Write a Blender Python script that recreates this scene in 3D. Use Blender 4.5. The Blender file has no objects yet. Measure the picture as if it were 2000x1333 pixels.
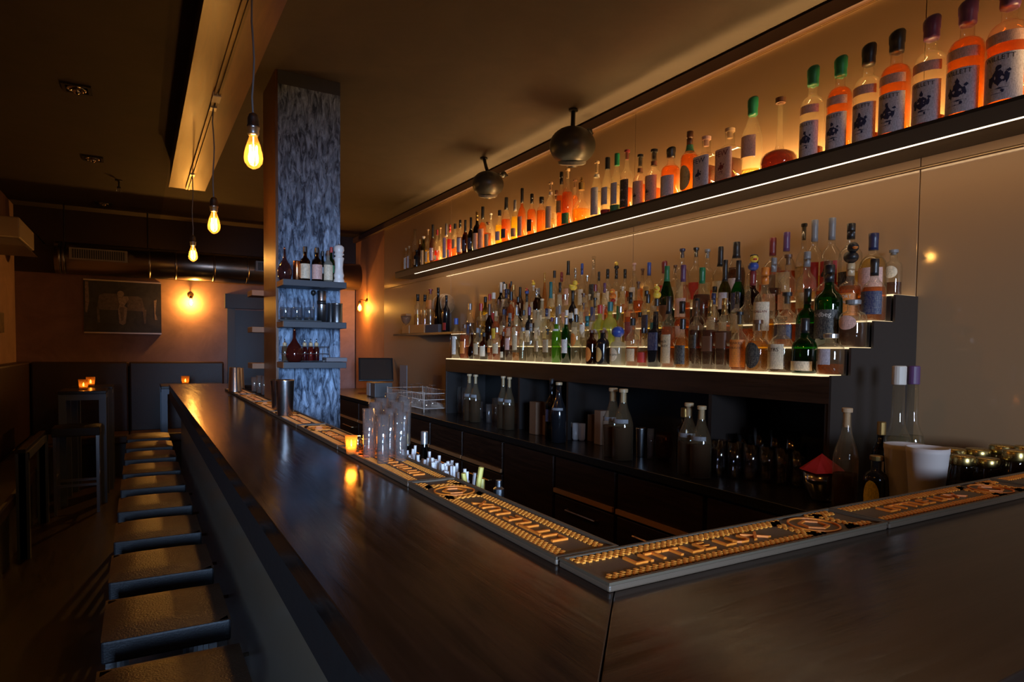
import bpy, bmesh, math, random
from math import sin, cos, pi, radians as R
from mathutils import Vector, Matrix
random.seed(7)
SC = bpy.context.scene
COL = SC.collection

# ------------------------------------------------------------------ camera
YAW, PITCH, ROLL, FPX, CX, CY = 0.5259, -0.0407, 0.0113, 1255.1, 1000.0, 733.1
CAM = Vector((0, 0, 1.48))
fw = Vector((sin(YAW)*cos(PITCH), cos(YAW)*cos(PITCH), sin(PITCH)))
rt = Vector((cos(YAW), -sin(YAW), 0))
up = rt.cross(fw)
r2 = rt*cos(ROLL) + up*sin(ROLL)
u2 = -rt*sin(ROLL) + up*cos(ROLL)
cam = bpy.data.cameras.new('camera')
cam.sensor_width = 36
cam.lens = FPX/2000*36
cam.shift_y = (CY-666.5)/2000
cam.clip_start = .02
co = bpy.data.objects.new('camera', cam)
COL.objects.link(co)
m3 = Matrix((r2, u2, -fw)).transposed()
co.matrix_world = Matrix.Translation(CAM) @ m3.to_4x4()
SC.camera = co

def at(x, y, X=None, Y=None, Z=None):
    """the point of the room seen at photo pixel x,y on the plane X=, Y= or Z="""
    d = r2*((x-CX)/FPX) - u2*((y-CY)/FPX) + fw
    if X is not None: t = (X-CAM.x)/d.x
    elif Y is not None: t = (Y-CAM.y)/d.y
    else: t = (Z-CAM.z)/d.z
    return CAM + d*t

def depth(p):
    return (Vector(p)-CAM).dot(fw)

# ------------------------------------------------------------------ world, lights, exposure
SC.view_settings.view_transform = 'Standard'
SC.view_settings.look = 'None'
SC.view_settings.gamma = 1
SC.view_settings.use_curve_mapping = False
SC.view_settings.exposure = -0.1
SC.cycles.transparent_max_bounces = 40
SC.cycles.max_bounces = 6
SC.cycles.sample_clamp_indirect = 3
SC.cycles.sample_clamp_direct = 0
w = bpy.data.worlds.new('night')
SC.world = w
w.use_nodes = True
w.node_tree.nodes['Background'].inputs[0].default_value = (.006, .0045, .005, 1)
w.node_tree.nodes['Background'].inputs[1].default_value = 1.0

def area(name, loc, rot, sx, sy, power, col):
    l = bpy.data.lights.new(name, 'AREA')
    l.shape = 'RECTANGLE'; l.size = sx; l.size_y = sy; l.energy = power; l.color = col
    o = bpy.data.objects.new(name, l); COL.objects.link(o)
    o.location = loc; o.rotation_euler = rot
    return o
# dusk daylight through the shop window behind the camera, at the street end of the room
wl = area('window_daylight', (-.55, -3.3, 1.75), (R(85.5), 0, R(-14)), .9, .9, 14, (.42, .64, 1.0))
wl.data.spread = R(24)
ws = area('window_daylight_side', (.55, -3.3, 1.75), (R(86), 0, R(-23)), .9, .9, 4.8, (.62, .76, 1.0))
ws.data.spread = R(26)

# warm led tape that lies along the back of the top shelf and washes the glass panels
LEDC = (1.0, .62, .24)

# ------------------------------------------------------------------ dimensions
T = 1.15          # bar top
CZ = 3.019        # ceiling
W = 2.645         # right wall (glass panels)
FY = 9.0          # far wall
LX = -1.19        # left wall
BX0, BX1 = .213, .668     # long bar leg
BY0, BY1 = .30, .797      # short bar leg
BEND = 6.10
PX0, PX1, PY0, PY1 = .671, 1.031, 3.81, 4.21
CT = .965         # back counter top
SX, SZ = 2.445, 2.298     # top shelf front, top

# ------------------------------------------------------------------ materials
MATS = {}
def newmat(name):
    m = bpy.data.materials.new(name); m.use_nodes = True
    nt = m.node_tree
    return m, nt, nt.nodes['Principled BSDF'], nt.nodes['Material Output']
def N(nt, t, **k):
    n = nt.nodes.new(t)
    for a, b in k.items():
        if a.startswith('i_'): n.inputs[a[2:].replace('_', ' ')].default_value = b
        else: setattr(n, a, b)
    return n
def plain(name, col, rough=.5, metal=0, spec=.5, coat=0, bump=0, bscale=60, emis=None, estr=0):
    if name in MATS: return MATS[name]
    m, nt, p, out = newmat(name)
    p.inputs['Base Color'].default_value = (*col, 1)
    p.inputs['Roughness'].default_value = rough
    p.inputs['Metallic'].default_value = metal
    p.inputs['Specular IOR Level'].default_value = spec
    p.inputs['Coat Weight'].default_value = coat
    p.inputs['Coat Roughness'].default_value = .08
    tc = N(nt, 'ShaderNodeTexCoord')
    nz = N(nt, 'ShaderNodeTexNoise', i_Scale=bscale, i_Detail=4.0)
    nt.links.new(tc.outputs['Object'], nz.inputs['Vector'])
    mr = N(nt, 'ShaderNodeMapRange')
    mr.inputs['To Min'].default_value = max(0, rough-.05); mr.inputs['To Max'].default_value = min(1, rough+.05)
    nt.links.new(nz.outputs['Fac'], mr.inputs['Value']); nt.links.new(mr.outputs[0], p.inputs['Roughness'])
    if bump:
        b = N(nt, 'ShaderNodeBump', i_Strength=bump, i_Distance=.01)
        nt.links.new(nz.outputs['Fac'], b.inputs['Height']); nt.links.new(b.outputs[0], p.inputs['Normal'])
    if emis:
        p.inputs['Emission Color'].default_value = (*emis, 1); p.inputs['Emission Strength'].default_value = estr
    MATS[name] = m
    return m
def emit(name, col, s):
    if name in MATS: return MATS[name]
    m, nt, p, out = newmat(name)
    nt.nodes.remove(p)
    e = N(nt, 'ShaderNodeEmission'); e.inputs[0].default_value = (*col, 1); e.inputs[1].default_value = s
    nt.links.new(e.outputs[0], out.inputs[0])
    MATS[name] = m
    return m
def thin(name, tint, refl=.05, edge=.55, grough=.03, body=0, bodycol=None):
    """thin clear glass or a liquid column: tinted see-through with a bright rim"""
    if name in MATS: return MATS[name]
    m, nt, p, out = newmat(name)
    nt.nodes.remove(p)
    lw = N(nt, 'ShaderNodeLayerWeight', i_Blend=.5)
    pw = N(nt, 'ShaderNodeMath', operation='POWER'); pw.inputs[1].default_value = 3
    nt.links.new(lw.outputs['Facing'], pw.inputs[0])
    ma = N(nt, 'ShaderNodeMath', operation='MULTIPLY_ADD'); ma.inputs[1].default_value = edge*.8; ma.inputs[2].default_value = refl
    nt.links.new(pw.outputs[0], ma.inputs[0])
    mx = N(nt, 'ShaderNodeMix', data_type='RGBA')
    nt.links.new(pw.outputs[0], mx.inputs[0])
    mx.inputs[6].default_value = (*tint, 1); mx.inputs[7].default_value = tuple(c*.45 for c in tint)+(1,)
    tr = N(nt, 'ShaderNodeBsdfTransparent'); nt.links.new(mx.outputs[2], tr.inputs[0])
    gl = N(nt, 'ShaderNodeBsdfGlossy'); gl.inputs['Roughness'].default_value = grough
    gl.inputs[0].default_value = (.9, .9, .9, 1)
    ms = N(nt, 'ShaderNodeMixShader')
    nt.links.new(ma.outputs[0], ms.inputs[0])
    nt.links.new(tr.outputs[0], ms.inputs[1]); nt.links.new(gl.outputs[0], ms.inputs[2])
    last = ms
    if body:
        df = N(nt, 'ShaderNodeBsdfDiffuse'); df.inputs[0].default_value = (*(bodycol or tint), 1)
        tl = N(nt, 'ShaderNodeBsdfTranslucent'); tl.inputs[0].default_value = (*(bodycol or tint), 1)
        a = N(nt, 'ShaderNodeMixShader'); a.inputs[0].default_value = .6
        nt.links.new(df.outputs[0], a.inputs[1]); nt.links.new(tl.outputs[0], a.inputs[2])
        b = N(nt, 'ShaderNodeMixShader'); b.inputs[0].default_value = body
        nt.links.new(ms.outputs[0], b.inputs[1]); nt.links.new(a.outputs[0], b.inputs[2])
        last = b
    nt.links.new(last.outputs[0], out.inputs[0])
    MATS[name] = m
    return m
def wood(name, c0, c1, rough=.35, axis='Y', sc=1.0, coat=0, bump=.15, spec=.5):
    if name in MATS: return MATS[name]
    m, nt, p, out = newmat(name)
    tc = N(nt, 'ShaderNodeTexCoord'); mp = N(nt, 'ShaderNodeMapping')
    s = {'X': (1.5, 22, 22), 'Y': (22, 1.5, 22), 'Z': (22, 22, 1.5)}[axis]
    mp.inputs['Scale'].default_value = tuple(v*sc for v in s)
    nt.links.new(tc.outputs['Object'], mp.inputs[0])
    nz = N(nt, 'ShaderNodeTexNoise', i_Scale=2.5, i_Detail=8.0, i_Roughness=.65, i_Distortion=.6)
    nt.links.new(mp.outputs[0], nz.inputs['Vector'])
    cr = N(nt, 'ShaderNodeValToRGB')
    cr.color_ramp.elements[0].position = .32; cr.color_ramp.elements[0].color = (*c0, 1)
    cr.color_ramp.elements[1].position = .7; cr.color_ramp.elements[1].color = (*c1, 1)
    nt.links.new(nz.outputs['Fac'], cr.inputs[0]); nt.links.new(cr.outputs[0], p.inputs['Base Color'])
    p.inputs['Specular IOR Level'].default_value = spec
    mr = N(nt, 'ShaderNodeMapRange'); mr.inputs['To Min'].default_value = max(.02, rough-.07); mr.inputs['To Max'].default_value = rough+.1
    nt.links.new(nz.outputs['Fac'], mr.inputs['Value']); nt.links.new(mr.outputs[0], p.inputs['Roughness'])
    p.inputs['Coat Weight'].default_value = coat; p.inputs['Coat Roughness'].default_value = .15
    b = N(nt, 'ShaderNodeBump', i_Strength=bump, i_Distance=.004)
    nt.links.new(nz.outputs['Fac'], b.inputs['Height']); nt.links.new(b.outputs[0], p.inputs['Normal'])
    MATS[name] = m
    return m
def mottled(name, c0, c1, scale, rough=.8, stretch=(1, 1, 1), bump=.3, lo=.35, hi=.65, dist=.02, detail=8.0, distort=1.0):
    if name in MATS: return MATS[name]
    m, nt, p, out = newmat(name)
    tc = N(nt, 'ShaderNodeTexCoord'); mp = N(nt, 'ShaderNodeMapping'); mp.inputs['Scale'].default_value = stretch
    nt.links.new(tc.outputs['Object'], mp.inputs[0])
    nz = N(nt, 'ShaderNodeTexNoise', i_Scale=scale, i_Detail=detail, i_Roughness=.7, i_Distortion=distort)
    nt.links.new(mp.outputs[0], nz.inputs['Vector'])
    cr = N(nt, 'ShaderNodeValToRGB')
    cr.color_ramp.elements[0].position = lo; cr.color_ramp.elements[0].color = (*c0, 1)
    cr.color_ramp.elements[1].position = hi; cr.color_ramp.elements[1].color = (*c1, 1)
    nt.links.new(nz.outputs['Fac'], cr.inputs[0]); nt.links.new(cr.outputs[0], p.inputs['Base Color'])
    p.inputs['Roughness'].default_value = rough
    b = N(nt, 'ShaderNodeBump', i_Strength=bump, i_Distance=dist)
    nt.links.new(nz.outputs['Fac'], b.inputs['Height']); nt.links.new(b.outputs[0], p.inputs['Normal'])
    MATS[name] = m
    return m
def paper(name, col, ink, lines=150):
    """a printed label: small ragged lines of print on coloured paper"""
    if name in MATS: return MATS[name]
    m, nt, p, out = newmat(name)
    tc = N(nt, 'ShaderNodeTexCoord')
    wv = N(nt, 'ShaderNodeTexWave', wave_type='BANDS', bands_direction='Z', i_Scale=lines/2, i_Distortion=0.0)
    nt.links.new(tc.outputs['Object'], wv.inputs['Vector'])
    mp = N(nt, 'ShaderNodeMapping'); mp.inputs['Scale'].default_value = (420, 420, 90)
    nt.links.new(tc.outputs['Object'], mp.inputs[0])
    nz = N(nt, 'ShaderNodeTexNoise', i_Scale=1.0, i_Detail=1.0)
    nt.links.new(mp.outputs[0], nz.inputs['Vector'])
    a = N(nt, 'ShaderNodeMath', operation='GREATER_THAN'); a.inputs[1].default_value = .62
    nt.links.new(wv.outputs['Fac'], a.inputs[0])
    b = N(nt, 'ShaderNodeMath', operation='GREATER_THAN'); b.inputs[1].default_value = .5
    nt.links.new(nz.outputs['Fac'], b.inputs[0])
    c = N(nt, 'ShaderNodeMath', operation='MULTIPLY'); nt.links.new(a.outputs[0], c.inputs[0]); nt.links.new(b.outputs[0], c.inputs[1])
    d = N(nt, 'ShaderNodeMath', operation='MULTIPLY'); nt.links.new(c.outputs[0], d.inputs[0]); d.inputs[1].default_value = .6 if sum(col) > .5 else .22
    mx = N(nt, 'ShaderNodeMix', data_type='RGBA')
    nt.links.new(d.outputs[0], mx.inputs[0]); mx.inputs[6].default_value = (*col, 1); mx.inputs[7].default_value = (*ink, 1)
    nt.links.new(mx.outputs[2], p.inputs['Base Color']); p.inputs['Roughness'].default_value = .55
    MATS[name] = m
    return m

def panelglass():
    m, nt, p, out = newmat('back_painted_glass')
    p.inputs['Base Color'].default_value = (.36, .22, .115, 1)
    p.inputs['Roughness'].default_value = .45
    p.inputs['Coat Weight'].default_value = .55
    p.inputs['Coat Roughness'].default_value = .06
    tc = N(nt, 'ShaderNodeTexCoord')
    nz = N(nt, 'ShaderNodeTexNoise', i_Scale=1.2, i_Detail=2.0)
    nt.links.new(tc.outputs['Object'], nz.inputs['Vector'])
    b = N(nt, 'ShaderNodeBump', i_Strength=.05, i_Distance=.02)
    nt.links.new(nz.outputs['Fac'], b.inputs['Height']); nt.links.new(b.outputs[0], p.inputs['Coat Normal'])
    MATS['panel'] = m
panelglass()

# ------------------------------------------------------------------ mesh helpers
def obj(name, bm, mat, parent=None, smooth=False, bevel=0):
    if isinstance(bm, bmesh.types.BMesh):
        me = bpy.data.meshes.new(name)
        bmesh.ops.recalc_face_normals(bm, faces=bm.faces)
        bm.to_mesh(me); bm.free()
    else: me = bm
    me.materials.clear(); me.materials.append(mat)
    if smooth:
        for p in me.polygons: p.use_smooth = True
    o = bpy.data.objects.new(name, me); COL.objects.link(o)
    if parent is not None: o.parent = parent
    if bevel:
        b = o.modifiers.new('bevel', 'BEVEL'); b.width = bevel; b.segments = 2; b.limit_method = 'ANGLE'
    return o
def tag(o, label=None, cat=None, group=None, kind=None):
    if label: o['label'] = label
    if cat: o['category'] = cat
    if group: o['group'] = group
    if kind: o['kind'] = kind
    return o
def thing(name, label, cat, loc=(0, 0, 0), rz=0, group=None):
    o = bpy.data.objects.new(name, None); COL.objects.link(o)
    o.location = loc; o.rotation_euler = (0, 0, rz); o.empty_display_size = .05
    return tag(o, label, cat, group)
def bx(bm, x0, x1, y0, y1, z0, z1, rot=None):
    vs = [bm.verts.new(v) for v in ((x0,y0,z0),(x1,y0,z0),(x1,y1,z0),(x0,y1,z0),(x0,y0,z1),(x1,y0,z1),(x1,y1,z1),(x0,y1,z1))]
    if rot is not None:
        for v in vs: v.co = rot @ v.co
    for f in ((0,3,2,1),(4,5,6,7),(0,1,5,4),(1,2,6,5),(2,3,7,6),(3,0,4,7)): bm.faces.new([vs[i] for i in f])
    return bm
def box(x0, x1, y0, y1, z0, z1, rot=None):
    return bx(bmesh.new(), min(x0,x1), max(x0,x1), min(y0,y1), max(y0,y1), min(z0,z1), max(z0,z1), rot)
def lathe(bm, prof, seg=24, n=2.0, ax=1.0, ay=1.0, c=(0, 0, 0), rot=None, cap=True):
    """prof: list of (radius, z).  n>2 squares the section, ax/ay flatten it"""
    rings = []
    for r, z in prof:
        ring = []
        for i in range(seg):
            a = 2*pi*(i+.5)/seg
            k = 1.0 if n == 2 else (abs(cos(a))**n + abs(sin(a))**n)**(-1/n)
            v = Vector((r*k*cos(a)*ax, r*k*sin(a)*ay, z))
            if rot is not None: v = rot @ v
            ring.append(bm.verts.new(v + Vector(c)))
        rings.append(ring)
    for a, b in zip(rings, rings[1:]):
        for i in range(seg):
            j = (i+1) % seg
            bm.faces.new((a[i], a[j], b[j], b[i]))
    if cap:
        bm.faces.new(list(reversed(rings[0]))); bm.faces.new(rings[-1])
    return bm
def lat(prof, **k):
    return lathe(bmesh.new(), prof, **k)
def tube(bm, pts, r, seg=8):
    pts = [Vector(p) for p in pts]
    rings = []
    for i, p in enumerate(pts):
        d = (pts[min(i+1, len(pts)-1)] - pts[max(i-1, 0)]).normalized()
        a = d.orthogonal().normalized() if abs(d.z) > .99 else Vector((0,0,1)).cross(d).normalized()
        b = d.cross(a)
        rings.append([bm.verts.new(p + (a*cos(2*pi*k/seg) + b*sin(2*pi*k/seg))*r) for k in range(seg)])
    for a, b in zip(rings, rings[1:]):
        for i in range(seg):
            j = (i+1) % seg
            bm.faces.new((a[i], a[j], b[j], b[i]))
    bm.faces.new(list(reversed(rings[0]))); bm.faces.new(rings[-1])
    return bm
def tb(pts, r, seg=8): return tube(bmesh.new(), pts, r, seg)
def ball(bm, c, rx, ry=None, rz=None, seg=16, rings=10):
    ry = ry or rx; rz = rz or rx
    m = Matrix.Translation(c) @ Matrix.Diagonal((rx, ry, rz, 1))
    bmesh.ops.create_uvsphere(bm, u_segments=seg, v_segments=rings, radius=1, matrix=m)
    return bm
_txt = {}
def textbm(s, size):
    """flat lettering, x along the line, centred, in the xy plane"""
    if s not in _txt:
        cu = bpy.data.curves.new('lettering', 'FONT'); cu.body = s; cu.size = 1; cu.align_x = 'CENTER'; cu.align_y = 'CENTER'
        cu.resolution_u = 3
        o = bpy.data.objects.new('lettering', cu); COL.objects.link(o)
        dg = bpy.context.evaluated_depsgraph_get()
        me = bpy.data.meshes.new_from_object(o.evaluated_get(dg))
        bpy.data.objects.remove(o); bpy.data.curves.remove(cu)
        _txt[s] = me
    bm = bmesh.new(); bm.from_mesh(_txt[s])
    for v in bm.verts: v.co *= size
    return bm
def struct(name, bm, mat, parent=None, **k):
    o = obj(name, bm, mat, parent, **k)
    if parent is None: o['kind'] = 'structure'
    return o

# common materials
M_black = plain('black_satin', (.012, .011, .011), .4)
M_chrome = plain('polished_steel', (.62, .60, .58), .16, metal=1)
M_steel = plain('brushed_steel', (.42, .42, .43), .3, metal=1, bump=.05, bscale=200)
M_galv = plain('galvanised_duct', (.33, .32, .30), .3, metal=1, bump=.05, bscale=8)
M_leather = plain('brown_leather', (.055, .026, .014), .36, bump=.25, bscale=220, spec=.6)
M_seatside = plain('black_leather', (.010, .010, .013), .5, bump=.12, bscale=220)
M_darkwood = wood('dark_stained_wood', (.008, .005, .004), (.022, .013, .009), .22, 'Y', 1.0, bump=.08)
M_clear = thin('clear_glass', (.93, .94, .92), .06, .75)
M_window = plain('white_paper', (.75, .72, .70), .7)
M_plaster = mottled('terracotta_plaster', (.20, .118, .10), (.28, .165, .14), 2.2, .75, bump=.12, dist=.01)
M_plaster2 = mottled('ochre_plaster', (.36, .16, .075), (.46, .21, .10), 1.6, .7, bump=.1, dist=.01)

# ------------------------------------------------------------------ room shell
struct('floor', box(LX-.1, W+.1, -4, FY+.1, -.05, 0), wood('reddish_floor_boards', (.011, .004, .004), (.032, .012, .009), .4, 'Y', .6, bump=.2))
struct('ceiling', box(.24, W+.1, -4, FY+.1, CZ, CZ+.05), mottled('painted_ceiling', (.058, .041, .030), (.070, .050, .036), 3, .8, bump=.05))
struct('ceiling', box(LX-.1, .24, -4, FY+.1, CZ, CZ+.05), mottled('shaded_ceiling', (.026, .019, .018), (.036, .025, .022), 3, .8, bump=.05))  # weaker light left of the beam is put into this darker colour
struct('wall_left', box(LX-.08, LX, -4, FY, 0, CZ), M_plaster)
struct('wall_far', box(LX, W, FY, FY+.08, 0, 2.285), M_plaster)
struct('wall_far', box(LX, W, FY, FY+.08, 2.285, CZ), plain('dark_upper_paint', (.03, .014, .012), .7))
struct('wall_right', box(W+.012, W+.09, -4, FY, 0, CZ), M_plaster2)
struct('wall_front', box(LX, W, -4.08, -4, 0, CZ), plain('dark_front_wall', (.05, .035, .03), .8))
# glass splash panels on the right wall, each with its joint
PYE = at(751, 500, X=W).y
seams = [-.6, at(1800, 300, X=W).y, at(1241, 300, X=W).y, (at(1241, 300, X=W).y+PYE)/2+.35, PYE]
for a, b in zip(seams, seams[1:]):
    struct('wall_panel', box(W-.004, W+.012, a+.002, b-.002, CT-.05, 2.197), MATS['panel'], bevel=.0015)
    struct('wall_panel', box(W-.004, W+.012, a+.002, b-.002, 2.207, 2.93), MATS['panel'], bevel=.0015)
M_alu = plain('bright_aluminium_edge', (.85, .68, .45), .25, metal=1)
struct('wall_reflection_line', box(W-.005, W+.012, -.6, PYE, 2.1995, 2.2045), plain('dull_reflection_tone', (.42, .30, .18), .45, metal=.6))  # strip shaped and coloured as the light tape's reflection in the glass
struct('trim_panel_top', box(W-.014, W+.012, -.6, PYE, 2.931, 2.941), M_alu)
struct('trim_cornice', box(W-.03, W+.012, -.6, FY, 2.942, 3.005), plain('aubergine_paint', (.10, .055, .05), .6))

# ------------------------------------------------------------------ bar
bar = thing('bar_counter', 'long dark glossy L-shaped wooden bar counter', 'bar counter')
def mesh_prism(poly, z0, z1):
    bm = bmesh.new()
    a = [bm.verts.new((x, y, z0)) for x, y in poly]; b = [bm.verts.new((x, y, z1)) for x, y in poly]
    bm.faces.new(list(reversed(a))); bm.faces.new(b)
    for i in range(len(poly)):
        j = (i+1) % len(poly); bm.faces.new((a[i], a[j], b[j], b[i]))
    return bm
BTOP = 3.0
M_bt = wood('bar_top_oak_stained', (.010, .006, .005), (.036, .018, .011), .12, 'Y', .8, coat=.0, bump=.10, spec=.35)
M_bt2 = wood('bar_top_oak_cross', (.012, .007, .005), (.036, .018, .011), .12, 'X', .8, coat=.0, bump=.10, spec=.35)
obj('long_worktop', mesh_prism([(BX0, BY0+.001), (BX1, BY1), (BX1, PY0-.002), (PX0, PY0), (PX0, BEND-.1), (PX0, BEND), (BX0, BEND)], T-.045, T), M_bt, bar, bevel=.002)
obj('far_worktop', box(PX0+.001, 1.35, BEND-.30, BEND, T-.045, T), M_bt2, bar, bevel=.002)
obj('short_worktop', mesh_prism([(BX0+.002, BY0), (W-.01, BY0), (W-.01, BY1), (BX1, BY1)], T-.045, T), M_bt2, bar, bevel=.002)
obj('fascia', box(BX0+.002, BX0+.03, BY0, BEND, 1.03, T-.045), plain('matt_black_fascia', (.009, .006, .005), .6), bar)
obj('fascia', box(BX0+.002, W-.01, BY0+.002, BY0+.03, 1.03, T-.045), M_darkwood, bar)
M_panel = plain('bar_front_paint', (.17, .13, .085), .32, bump=.03, bscale=3)
obj('front_panel', box(.262, .285, BY0+.08, 5.3, .02, 1.04), M_panel, bar)
obj('front_panel', box(.262, W-.01, BY0+.06, BY0+.08, .02, 1.04), M_panel, bar)
obj('end_panel', box(.285, BX1-.02, 5.27, 5.3, .02, T-.045), M_darkwood, bar)
obj('inner_panel', box(BX1-.12, BX1-.10, BY1-.1, 5.3, .02, T-.045), M_black, bar)
obj('inner_panel', box(BX1-.12, W-.01, BY1-.12, BY1-.10, .02, T-.045), M_black, bar)
for i, (x, y) in enumerate(((486,1300),(446,1183),(423,1102),(403,1043),(388,997),(375,963))):
    p = at(x, y, X=.262)
    bm = tb([(.262, p.y, .60), (.225, p.y, .60), (.215, p.y, .612)], .006); ball(bm, (.213, p.y, .616), .009, seg=10, rings=6)
    obj('bag_hook', bm, M_chrome, bar, smooth=True)

# bar mats, end to end along the service edge
M_mat = plain('brown_rubber_mat', (.10, .06, .035), .5, bump=.1, bscale=300)
M_matlow = plain('dull_rubber_border', (.09, .06, .035), .45)
M_amber = plain('amber_raised_rubber', (.85, .22, .02), .45, spec=.4)
M_amber2 = plain('gold_raised_rubber', (.88, .30, .035), .45, spec=.4)
def bar_mat(loc, rz, L, label, words='LITTLE LUX', flip=False, Wd=.122, emblem=True):
    t = thing('bar_mat', label, 'bar mat', loc, rz, 'rubber bar mats along the service edge')
    obj('mat_base', box(0, L, 0, Wd, 0, .010), M_mat, t, bevel=.003)
    bm = box(-.0, L, 0, .006, .010, .014); bx(bm, 0, L, Wd-.006, Wd, .010, .014)
    bx(bm, 0, .006, .006, Wd-.006, .010, .014); bx(bm, L-.006, L, .006, Wd-.006, .010, .014)
    obj('rim', bm, M_matlow, t)
    # checkered borders of small pegs
    bm = bmesh.new(); s = .0062
    cx = L*.80; cr = .046
    nx = int((L-.03)/s)
    for i in range(nx):
        x = .015+i*s
        for rows in (range(1, 4), range(int((Wd-.014)/s)-4, int((Wd-.012)/s))):
            for j in rows:
                y = .009+j*s
                if (i+j) % 2: continue
                if emblem and math.hypot(x-cx, y-Wd/2) < cr+.012: continue
                if y > Wd-.012: continue
                bx(bm, x, x+s*.93, y, y+s*.93, .010, .0125)
    # two curved flanks beside the ring
    if emblem:
        for i in range(nx):
            x = .015+i*s
            for j in range(1, int((Wd-.02)/s)):
                y = .009+j*s; d = math.hypot(x-cx, y-Wd/2)
                if (i+j) % 2 or not (cr+.010 < d < cr+.034) or abs(x-cx) > .075: continue
                bx(bm, x, x+s*.93, y, y+s*.93, .010, .0125)
    obj('checker_pattern', bm, M_amber2, t)
    # lettering
    tm = textbm(words, .040)
    xs = [v.co.x for v in tm.verts]; wdt = max(xs)-min(xs); k = (L*.56)/wdt
    for v in tm.verts: v.co.x = v.co.x*min(k, 1.5) + L*.36; v.co.y = v.co.y*1.15 + Wd/2
    r = bmesh.ops.extrude_face_region(tm, geom=tm.faces[:])
    for v in [e for e in r['geom'] if isinstance(e, bmesh.types.BMVert)]: v.co.z += .0035
    for v in tm.verts: v.co.z += .010
    obj('lettering', tm, M_amber, t)
    if emblem:
        bm = bmesh.new()
        def ring(r0, r1, n, ph=0):
            for i in range(n):
                a, b = 2*pi*i/n+ph, 2*pi*(i+1)/n+ph
                vs = [bm.verts.new((cx+q*cos(w_), Wd/2+q*sin(w_), z)) for z in (.010, .0128) for q, w_ in ((r0,a),(r1,a),(r1,b),(r0,b))]
                for f in ((4,5,6,7),(0,1,5,4),(1,2,6,5),(2,3,7,6),(3,0,4,7)): bm.faces.new([vs[i2] for i2 in f])
        ring(cr-.003, cr, 40); ring(.022, .028, 6, .3); 
        obj('ring_emblem', bm, M_amber, t)
    return t
ML = .62
# the long leg: mats rotated so their text reads from the drinkers' side; short leg likewise
y0 = BY1 - .0
k = 0
names = ['nearest to the corner', 'second from the corner', 'third from the corner, by the glasses', 'fourth from the corner',
         'fifth from the corner', 'sixth from the corner', 'far end of the bar']
yy = BY1+.004
for i in range(7):
    L = ML if yy+ML < BEND-.15 else max(.2, BEND-.15-yy)
    bar_mat((.668, yy, T), R(90), L, 'brown and amber bar mat on the long leg, '+names[i], flip=True)
    yy += ML+.006
    if yy > BEND-.4: break
xx = .548
for i, nm in enumerate(('meeting the corner', 'in the middle of the short leg', 'at the right edge of the photo')):
    L = .66
    bar_mat((xx, BY1-.122, T), 0, L, 'brown and amber bar mat on the short leg, '+nm)
    xx += L+.006

# ------------------------------------------------------------------ stools along the bar
def metal_leg(x, y, z1, s=.011):
    return box(x-s, x+s, y-s, y+s, 0, z1)
def bar_stool(x, y, label, group, w=.28, d=.29, h=.78, th=.062, rz=0, name='bar_stool', mtop=M_leather):
    t = thing(name, label, 'bar stool', (x, y, 0), rz, group)
    bm = box(-w/2, w/2, -d/2, d/2, h-.012, h)
    # gently domed cushion
    bm = bmesh.new()
    nx, ny = 8, 8
    vs = [[bm.verts.new((-w/2+w*i/nx, -d/2+d*j/ny, h + .010*(1-(2*i/nx-1)**4)*(1-(2*j/ny-1)**4) - (.006 if i in (0,nx) or j in (0,ny) else 0))) for j in range(ny+1)] for i in range(nx+1)]
    for i in range(nx):
        for j in range(ny): bm.faces.new((vs[i][j], vs[i+1][j], vs[i+1][j+1], vs[i][j+1]))
    obj('seat_top', bm, mtop, t, smooth=True)
    obj('seat_side', box(-w/2, w/2, -d/2, d/2, h-th, h-.006), M_seatside, t, bevel=.006)
    for sx in (-1, 1):
        for sy in (-1, 1):
            o = obj('leg', metal_leg(sx*(w/2-.02), sy*(d/2-.02), h-th), M_steel, t)
    bm = box(-w/2+.03, w/2-.03, -d/2+.012, -d/2+.028, .24, .262)
    bx(bm, -w/2+.03, w/2-.03, d/2-.028, d/2-.012, .24, .262)
    bx(bm, -w/2+.012, -w/2+.028, -d/2+.03, d/2-.03, .30, .322); bx(bm, w/2-.028, w/2-.012, -d/2+.03, d/2-.03, .30, .322)
    obj('footrest', bm, M_steel, t)
    return t
ords = ['nearest the camera, cut by the lower frame edge', 'second from the camera', 'third from the camera', 'fourth from the camera', 'fifth from the camera',
        'sixth from the camera', 'seventh from the camera', 'eighth from the camera', 'ninth from the camera', 'farthest, at the lit end of the row']
ys = [1.33, 1.774, 2.214, 2.668, 3.14, 3.62, 4.06, 4.56, 5.05, 5.55]
for i, y in enumerate(ys):
    bar_stool(.056, y+.145, 'square brown leather stool along the bar, '+ords[i], 'leather stools along the bar', w=.285)

# ------------------------------------------------------------------ pillar
M_pillar = mottled('brushed_blue_plaster', (.022, .036, .066), (.52, .68, .92), 22.0, .45, stretch=(1.9, 1.9, .5), bump=1.0, lo=.40, hi=.76, dist=.015, distort=.9)
pl = thing('pillar', None, None, (0, 0, 0)); pl['kind'] = 'structure'
obj('blue_plaster_face', box(PX0+.012, PX1, PY0, PY1, 0, CZ-.075), M_pillar, pl)
obj('capital_band', box(PX0+.012, PX1, PY0-.001, PY1, CZ-.075, CZ), plain('slate_band', (.045, .05, .065), .6), pl)
obj('wood_side', box(PX0-.002, PX0+.012, PY0, PY1, T-.2, CZ), wood('warm_oak_side', (.07, .028, .010), (.17, .072, .026), .36, 'Z', 1.0, bump=.2), pl)

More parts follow.
